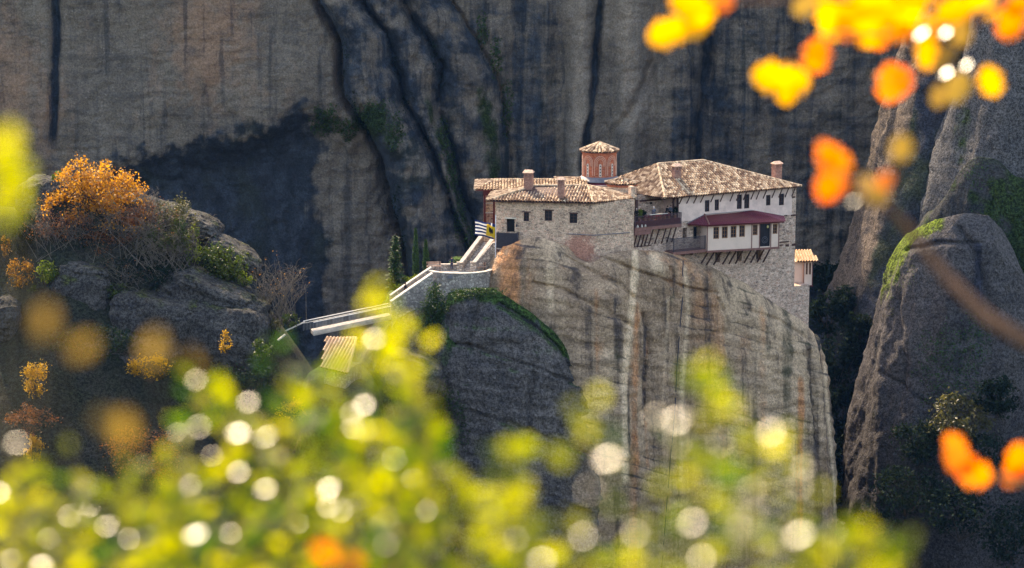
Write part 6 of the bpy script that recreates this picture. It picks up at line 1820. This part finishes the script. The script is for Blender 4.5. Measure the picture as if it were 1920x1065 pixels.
def sprig_shrub(name, tips, label, matl, base_y=1180, seed=0, lsize=.027, group=None, spread=.9, keep=.48):
    rnd = random.Random(seed)
    b0 = P(sum(t[0] for t in tips) / len(tips), base_y + 250, 2.3)
    r = root(name, (b0.x, b0.y, b0.z - .3), label, 'shrub', group)
    ms = MB(); B = []; A = []; Nn = []; L = []
    for (px_, py_, Y_) in tips:
        tip = P(px_, py_, Y_); bx = px_ + rnd.gauss(0, 40)
        bot = P(bx, base_y + 120, Y_ + rnd.uniform(-.1, .15))
        mid = tip.lerp(bot, .5) + Vector((rnd.gauss(0, .015), rnd.gauss(0, .03), 0))
        def bez(t): return tip * (1 - t) ** 2 + mid * 2 * t * (1 - t) + bot * t * t
        ln = (tip - bot).length; ms.tube([bez(i / 6) for i in range(7)], [.0008 + .0012 * i / 6 for i in range(7)], 5, False)
        nn = int(ln / .011)
        for i in range(nn):
            t = i / nn
            if rnd.random() > keep * (1.0 if t < .5 else .8): continue
            p_ = bez(t); ang = rnd.uniform(0, 3.14)
            for sgn in (-1, 1):
                out = Vector((math.cos(ang) * sgn, math.sin(ang) * sgn * .9, .35 + .9 * math.exp(-i * .5))).normalized()
                off = out * rnd.uniform(0, .03) * spread * (0 if i < 3 else 1)
                B.append(tuple(p_ + off)); A.append(tuple(out + Vector((0, 0, rnd.gauss(0, .3)))))
                nv_ = Vector((rnd.gauss(0, .55), rnd.gauss(0, .6) - .2, rnd.gauss(.5, .55))); Nn.append(tuple(nv_))
                L.append(lsize * rnd.uniform(.65, 1.15) * (.7 if i < 2 else 1))
    V, F, k = leaf_cards(B, A, Nn, L, .55)
    # colour drifts from shoot to shoot
    n = len(B); BB = np.array(B); drift = fbm(BB[:, 0] * 6, BB[:, 1] * 6, BB[:, 2] * 6, 2)
    rr = np.clip(.46 + 1.1 * drift + rng.normal(size=n) * .3, 0, 1)
    np_mesh('foliage', V, F, matl, r, attrs={"leaf": np.repeat(np.stack([rr, rng.random(n), rr * 0], -1), k, 0)})
    ms.build('stem', M['sprigstem'], r)
    return r
def glints(parent, spots, name='leaf'):
    """waxy young leaves that happen to lie at the mirror angle to the sun"""
    B = []; A = []; Nn = []; L = []
    for (px_, py_, Y_, I) in spots:
        c = P(px_, py_, Y_); GL = (SUN - c.normalized()).normalized(); a = GL.cross(Vector((frng.gauss(0, .4), 1, frng.gauss(0, .4)))).normalized()
        l = .0140 * math.sqrt(I) * Y_ / 2.4
        B.append(tuple(c - a * l / 2)); A.append(tuple(a)); Nn.append(tuple(GL + Vector((frng.gauss(0, .02), frng.gauss(0, .02), frng.gauss(0, .02))))); L.append(l)
    V, F, k = leaf_cards(B, A, Nn, L, .62, curl=.02, fold=.0)
    m_ = len(LT) - 1
    for q in range(len(B)):
        np_mesh(name, V[q * k:(q + 1) * k], F[:m_ * 2], M['leafw'], parent, smooth=True, attrs={"leaf": leaf_attr(1, k)})
D1, D2, D3 = 2.6, 1.95, 4.0
j = lambda: frng.uniform(-.25, .3)
lt = [(10, 930), (55, 985), (105, 905), (150, 872), (205, 905), (245, 905), (20, 1010), (85, 1010), (180, 990), (60, 870), (130, 845), (230, 860), (265, 880), (25, 900)]
sA = sprig_shrub('leafy_shrub', [(x_, y_, D1 + j()) for x_, y_ in lt], 'blurred yellow green shrub filling the bottom left corner', M['leafg'], seed=1)
lt = [(300, 830), (335, 775), (392, 668), (430, 745), (470, 722), (500, 800), (545, 775), (320, 915), (370, 850), (440, 840), (410, 720), (280, 960), (350, 960), (470, 910)]
sB = sprig_shrub('leafy_shrub', [(x_, y_, D1 + j()) for x_, y_ in lt], 'blurred green shrub with round light spots left of the footbridge', M['leafg'], seed=2)
lt = [(523, 652), (548, 700), (600, 668), (640, 712), (668, 640), (705, 548), (725, 615), (768, 610), (765, 690), (690, 770), (620, 760), (560, 850), (650, 850), (590, 720), (745, 645), (610, 960)]
sC = sprig_shrub('leafy_shrub', [(x_, y_, D1 + j() * .7) for x_, y_ in lt], 'tallest blurred yellow green shrub in front of the footbridge', M['leafg'], seed=3)
lt = [(790, 768), (812, 800), (852, 890), (872, 930), (760, 850), (720, 880), (700, 960), (820, 960), (780, 735)]
sD = sprig_shrub('leafy_shrub', [(x_, y_, D1 + j()) for x_, y_ in lt], 'blurred green shrub in front of the dark rock lobe', M['leafg'], seed=4)
lt = [(965, 825), (942, 935), (968, 905), (1005, 985), (900, 1000)]
sE = sprig_shrub('leafy_shrub', [(x_, y_, 2.2 + j() * .5) for x_, y_ in lt], 'single upright yellow green sprig before the foot of the rock lobe', M['leafg'], seed=5, keep=.9)
lt = [(1118, 775), (1150, 960), (1240, 900), (1322, 690), (1335, 745), (1405, 800), (1440, 775), (1490, 890), (1540, 930), (1300, 860), (1390, 900), (1210, 960), (1080, 985), (1270, 985), (1450, 985), (1350, 1000)]
sF = sprig_shrub('leafy_shrub', [(x_, y_, D2 + j() * .4) for x_, y_ in lt], 'loose blurred yellow shrub in front of the pale pillar', M['leafg'], seed=6, keep=.34, lsize=.024)
lt = [(1600, 985), (1645, 1015), (1560, 1010), (1500, 985), (1670, 1030)]
sG = sprig_shrub('leafy_shrub', [(x_, y_, D2 + j() * .4) for x_, y_ in lt], 'low blurred green sprigs right of the loose yellow shrub', M['leafg'], seed=7, keep=.6)
lt = [(100, 650), (205, 800), (300, 700)]
def tan_cluster(tips, label, matl, seed, n=5, ls=.034):
    rnd = random.Random(seed); b0 = P(tips[0][0], 1300, 1.6); r = root('leafy_branch', b0, label, 'branch'); B = []; A = []; Nn = []; L = []; ms = MB()
    for (px_, py_, Y_) in tips:
        c = P(px_, py_, Y_); ms.tube([c, P(px_ + rnd.gauss(0, 60), py_ + 260, Y_ + .05), P(px_ + rnd.gauss(0, 90), 1250, Y_ + .1)], [.001, .0015, .002], 5, False)
        for i in range(n):
            B.append(tuple(c + Vector((rnd.gauss(0, .010), rnd.gauss(0, .02), rnd.gauss(0, .010))))); A.append((rnd.gauss(0, 1), rnd.gauss(0, .5), rnd.gauss(.2, 1))); Nn.append((rnd.gauss(0, .4), -1, rnd.gauss(.2, .4))); L.append(ls * rnd.uniform(.7, 1.1))
    V, F, k = leaf_cards(B, A, Nn, L, .6)
    np_mesh('foliage', V, F, matl, r, attrs={"leaf": leaf_attr(len(B), k)}); ms.build('stem', M['sprigstem'], r); return r
tan_cluster([(x_, y_, 1.65 + j() * .3) for x_, y_ in lt], 'blurred tan brown leaves before the left outcrop', M['leafo'], 31, 2, .026)
tan_cluster([(8, 335, 1.7), (20, 365, 1.75), (-5, 300, 1.7), (0, 385, 1.8)], 'blurred yellow green leaves at the left edge beside the dome boulder', M['leafg'], 32, 3, .026)
tan_cluster([(705, 540, 2.2), (712, 575, 2.25), (765, 625, 2.2), (752, 650, 2.2), (1112, 790, 1.9), (1105, 815, 1.9), (962, 845, 2.2), (955, 870, 2.2), (1322, 700, 1.9), (1330, 740, 1.9)], 'upright blurred shoots with yellow tips rising above the shrubs', M['leafg'], 34, 3, .021)
tan_cluster([(625, 1000, 2.1)], 'single blurred orange leaf among the green shrubs', M['leafr'], 33, 3, .026)
glints(sA, [(30, 830, D1 * .9, .45), (131, 967, D1, .4), (201, 986, D1, .5), (3, 922, D1, 1.3), (77, 1060, D1, .6), (20, 1050, D1, .4)])
glints(sB, [(367, 712, D1, .4), (465, 754, D1, .4), (446, 812, D1, .95), (497, 818, D1, .9), (447, 885, D1, .45), (355, 910, D1, .4), (497, 917, D1, .55), (283, 972, D1, .45), (365, 1002, D1, 1.5), (298, 1047, D1, .8), (372, 800, D1 * .9, .3), (240, 1010, D1, .35), (430, 1000, D1, .3)])
glints(sC, [(580, 789, D1, .55), (682, 760, D1, .6), (660, 775, D1, .45), (662, 802, D1, .45), (700, 635, D1, .6), (556, 876, D1, .6), (616, 915, D1, .6), (615, 950, D1, .4), (705, 545, D1 * .85, .45), (640, 855, D1, .3), (560, 980, D1, .3), (560, 1040, D1, .35)])
glints(sD, [(755, 782, D1, .4), (802, 957, D1, .6), (710, 852, D1, .5), (770, 900, D1, .3), (740, 1000, D1, .3)])
glints(sE, [(965, 1010, 2.2, .4), (985, 860, 2.2, .25)])
glints(sF, [(1137, 860, D2, 1.0), (1267, 788, D2, 1.0), (1275, 832, D2, .7), (1445, 810, D2, .7), (1092, 805, D2, .5), (1407, 920, D2, .5), (1297, 980, D2, .7), (1497, 1003, D2, 1.5), (1380, 1007, D2, .45), (1315, 1047, D2, .6), (1500, 910, D2, .4), (1092, 1005, D2, .4), (1015, 1052, D2, .5), (1190, 1000, D2, .3), (1230, 780, D2, .3), (1350, 830, D2, .22), (1480, 890, D2, .25)])
glints(sG, [(1605, 1055, D2, .5), (1560, 1000, D2, .3)])

for par, x0_, x1_, y0_, y1_, n_, Y_ in ((sA, 0, 260, 930, 1060, 4, D1), (sB, 280, 520, 780, 1060, 5, D1), (sC, 520, 760, 700, 1060, 7, D1), (sD, 700, 880, 850, 1060, 4, D1), (sF, 1080, 1540, 860, 1060, 6, D2)):
    glints(par, [(frng.uniform(x0_, x1_), frng.uniform(y0_, y1_), Y_ * frng.uniform(.85, 1.15), frng.uniform(.08, .3)) for _ in range(n_)])  # more added mirror-angle leaves, scattered for extra highlights

# autumn branches reaching in from the right
def autumn_branch(leaves, paths, label, Y_, seed, gl=()):
    rnd = random.Random(seed); p0 = P(*paths[0][0][0], Y_); r = root('oak_branch', p0, label, 'branch', 'autumn branches at the right'); ms = MB()
    for pts, w0, w1 in paths:
        q = [P(x_, y_, Y_ + rnd.gauss(0, .02)) for x_, y_ in pts]; n = len(q)
        ms.tube(q, [(w0 + (w1 - w0) * i / (n - 1)) * .52 * K * Y_ for i in range(n)], 8)
    ms.build('twig', M['branchbark'], r)
    for matn, nm in (('leafa', 'foliage'), ('leafr', 'red_foliage'), ('leafo', 'tan_foliage')):
        B = []; A = []; Nn = []; L = []; C = []
        for (x_, y_, ln, ang, asp, m_, br) in leaves:
            if m_ != matn: continue
            a = math.radians(ang); Y2 = Y_ + rnd.gauss(0, .06); l = ln * .92 * K * Y2
            ax = Vector((math.cos(a), rnd.gauss(0, .15), math.sin(a)))
            B.append(tuple(P(x_, y_, Y2) - ax * l / 2)); A.append(tuple(ax)); Nn.append((rnd.gauss(0, .2), -1, rnd.gauss(.3, .25))); L.append(l); C.append(br)
        if not B: continue
        V, F, k = leaf_cards(B, A, Nn, L, .8, LOBE, .08)
        np_mesh(nm, V, F, M[matn], r, attrs={"leaf": np.repeat(np.stack([C, C, C], -1), k, 0)})
    if gl: glints(r, [(x_, y_, Y_, I) for x_, y_, I in gl])
    return r
top = [(1250, 62, 80, 200, 1, 'leafa', .9), (1290, 52, 95, 20, 1, 'leafa', 1), (1320, 25, 60, 60, 1, 'leafa', .8), (1290, 8, 80, 160, 1, 'leafa', .7), (1350, 5, 60, 10, 1, 'leafr', .5),
       (1450, 145, 90, 170, 1, 'leafa', .95), (1490, 152, 80, 10, 1, 'leafa', 1), (1475, 170, 60, 90, 1, 'leafa', .9), (1532, 104, 75, 80, 1, 'leafr', .9),
       (1560, 38, 85, 100, 1, 'leafa', .9), (1600, 20, 90, 40, 1, 'leafa', .8), (1550, 8, 70, 150, 1, 'leafa', .6), (1620, 60, 70, 120, 1, 'leafa', .7), (1655, 25, 80, 30, 1, 'leafa', .9), (1700, 20, 90, 70, 1, 'leafa', 1), (1690, 60, 60, 20, 1, 'leafa', .5),
       (1670, 155, 85, 80, 1, 'leafr', .7), (1690, 150, 60, 100, 1, 'leafr', .2), (1740, 100, 70, 90, 1, 'leafa', .9), (1745, 55, 70, 40, 1, 'leafa', .5), (1790, 20, 80, 20, 1, 'leafa', .8), (1840, 10, 80, 160, 1, 'leafa', .9), (1800, 60, 60, 100, 1, 'leafo', .6), (1770, 110, 60, 60, 1, 'leafo', .5), (1795, 165, 70, 60, 1, 'leafo', .9), (1760, 180, 50, 80, 1, 'leafo', .4), (1858, 152, 66, 110, 1, 'leafa', .85), (1895, 40, 80, 80, 1, 'leafr', .9), (1910, 10, 60, 40, 1, 'leafa', .5), (1580, 60, 60, 0, 1, 'leafr', .8), (1650, 70, 50, 70, 1, 'leafr', .9), (1510, 10, 60, 30, 1, 'leafo', .7), (1640, 0, 80, 10, 1, 'leafa', .9), (1720, -5, 80, 10, 1, 'leafa', .9)]
autumn_branch(top, [([(2000, -60), (1850, 20), (1700, 70), (1560, 60), (1470, 130)], 14, 5), ([(1850, 20), (1780, 110), (1690, 160)], 7, 4), ([(1700, 10), (1500, 0), (1350, 5), (1280, 40)], 8, 4)],
              'blurred branch of bright yellow and orange leaves across the top right', D3, 5, [(1282, 12, .9), (1322, 15, .9), (1727, 62, 1.1), (1775, 60, .8), (1772, 137, .9), (1875, 47, .35), (1812, 122, .45), (1780, 100, .35), (1712, 50, .3), (1640, 140, .3)])
mid = [(1562, 300, 72, 150, 1, 'leafr', 1), (1548, 285, 50, 120, 1, 'leafr', .9), (1580, 308, 40, 160, 1, 'leafa', .2), (1560, 345, 70, 10, 1, 'leafr', .8), (1552, 352, 60, 70, 1, 'leafr', .3), (1660, 340, 46, 60, 1, 'leafr', .9), (1690, 278, 60, 80, 1, 'leafo', .6), (1625, 350, 60, 120, 1, 'leafo', .4), (1645, 370, 50, 20, 1, 'leafo', .3)]
autumn_branch(mid, [([(2010, 690), (1920, 637), (1850, 595), (1790, 535), (1730, 465), (1690, 412), (1640, 372), (1615, 335)], 30, 8), ([(1660, 388), (1672, 350), (1690, 290)], 8, 5), ([(1640, 372), (1600, 355), (1570, 330)], 7, 4)],
              'thick blurred brown branch with four orange leaves crossing the right side', 3.2, 6, [(1602, 377, .3)])
low = [(1790, 835, 60, 130, 1, 'leafr', .9), (1800, 865, 80, 140, 1, 'leafr', .8), (1825, 888, 80, 165, 1, 'leafr', 1), (1840, 895, 50, 10, 1, 'leafa', .2), (1908, 860, 70, 80, 1, 'leafr', .9), (1900, 890, 60, 60, 1, 'leafr', .7)]
autumn_branch(low, [([(2000, 940), (1900, 900), (1830, 880), (1780, 850)], 14, 4)], 'low blurred twig with vivid orange leaves at the lower right', 4.0, 7, [(1783, 872, .12), (1898, 908, .3), (1850, 880, .2)])
# ================================================================== the air of the gorge
hz = MB(); hz.prism([(-3300, -3300, -140), (3300, -3300, -140), (3300, 4300, -140), (-3300, 4300, -140)], (0, 0, 190))
hm = bpy.data.materials.new('haze'); hm.use_nodes = True
ht = hm.node_tree; ht.nodes.clear(); ho_ = ht.nodes.new('ShaderNodeOutputMaterial'); hv = ht.nodes.new('ShaderNodeVolumePrincipled')
hv.inputs['Color'].default_value = (.12, .40, 1.0, 1); hv.inputs['Density'].default_value = .000022; hv.inputs['Anisotropy'].default_value = 0.0
ht.links.new(hv.outputs[0], ho_.inputs['Volume'])
ho = hz.build('haze', hm); tag(ho, 'thin blue air filling the gorge', 'haze', kind='stuff')
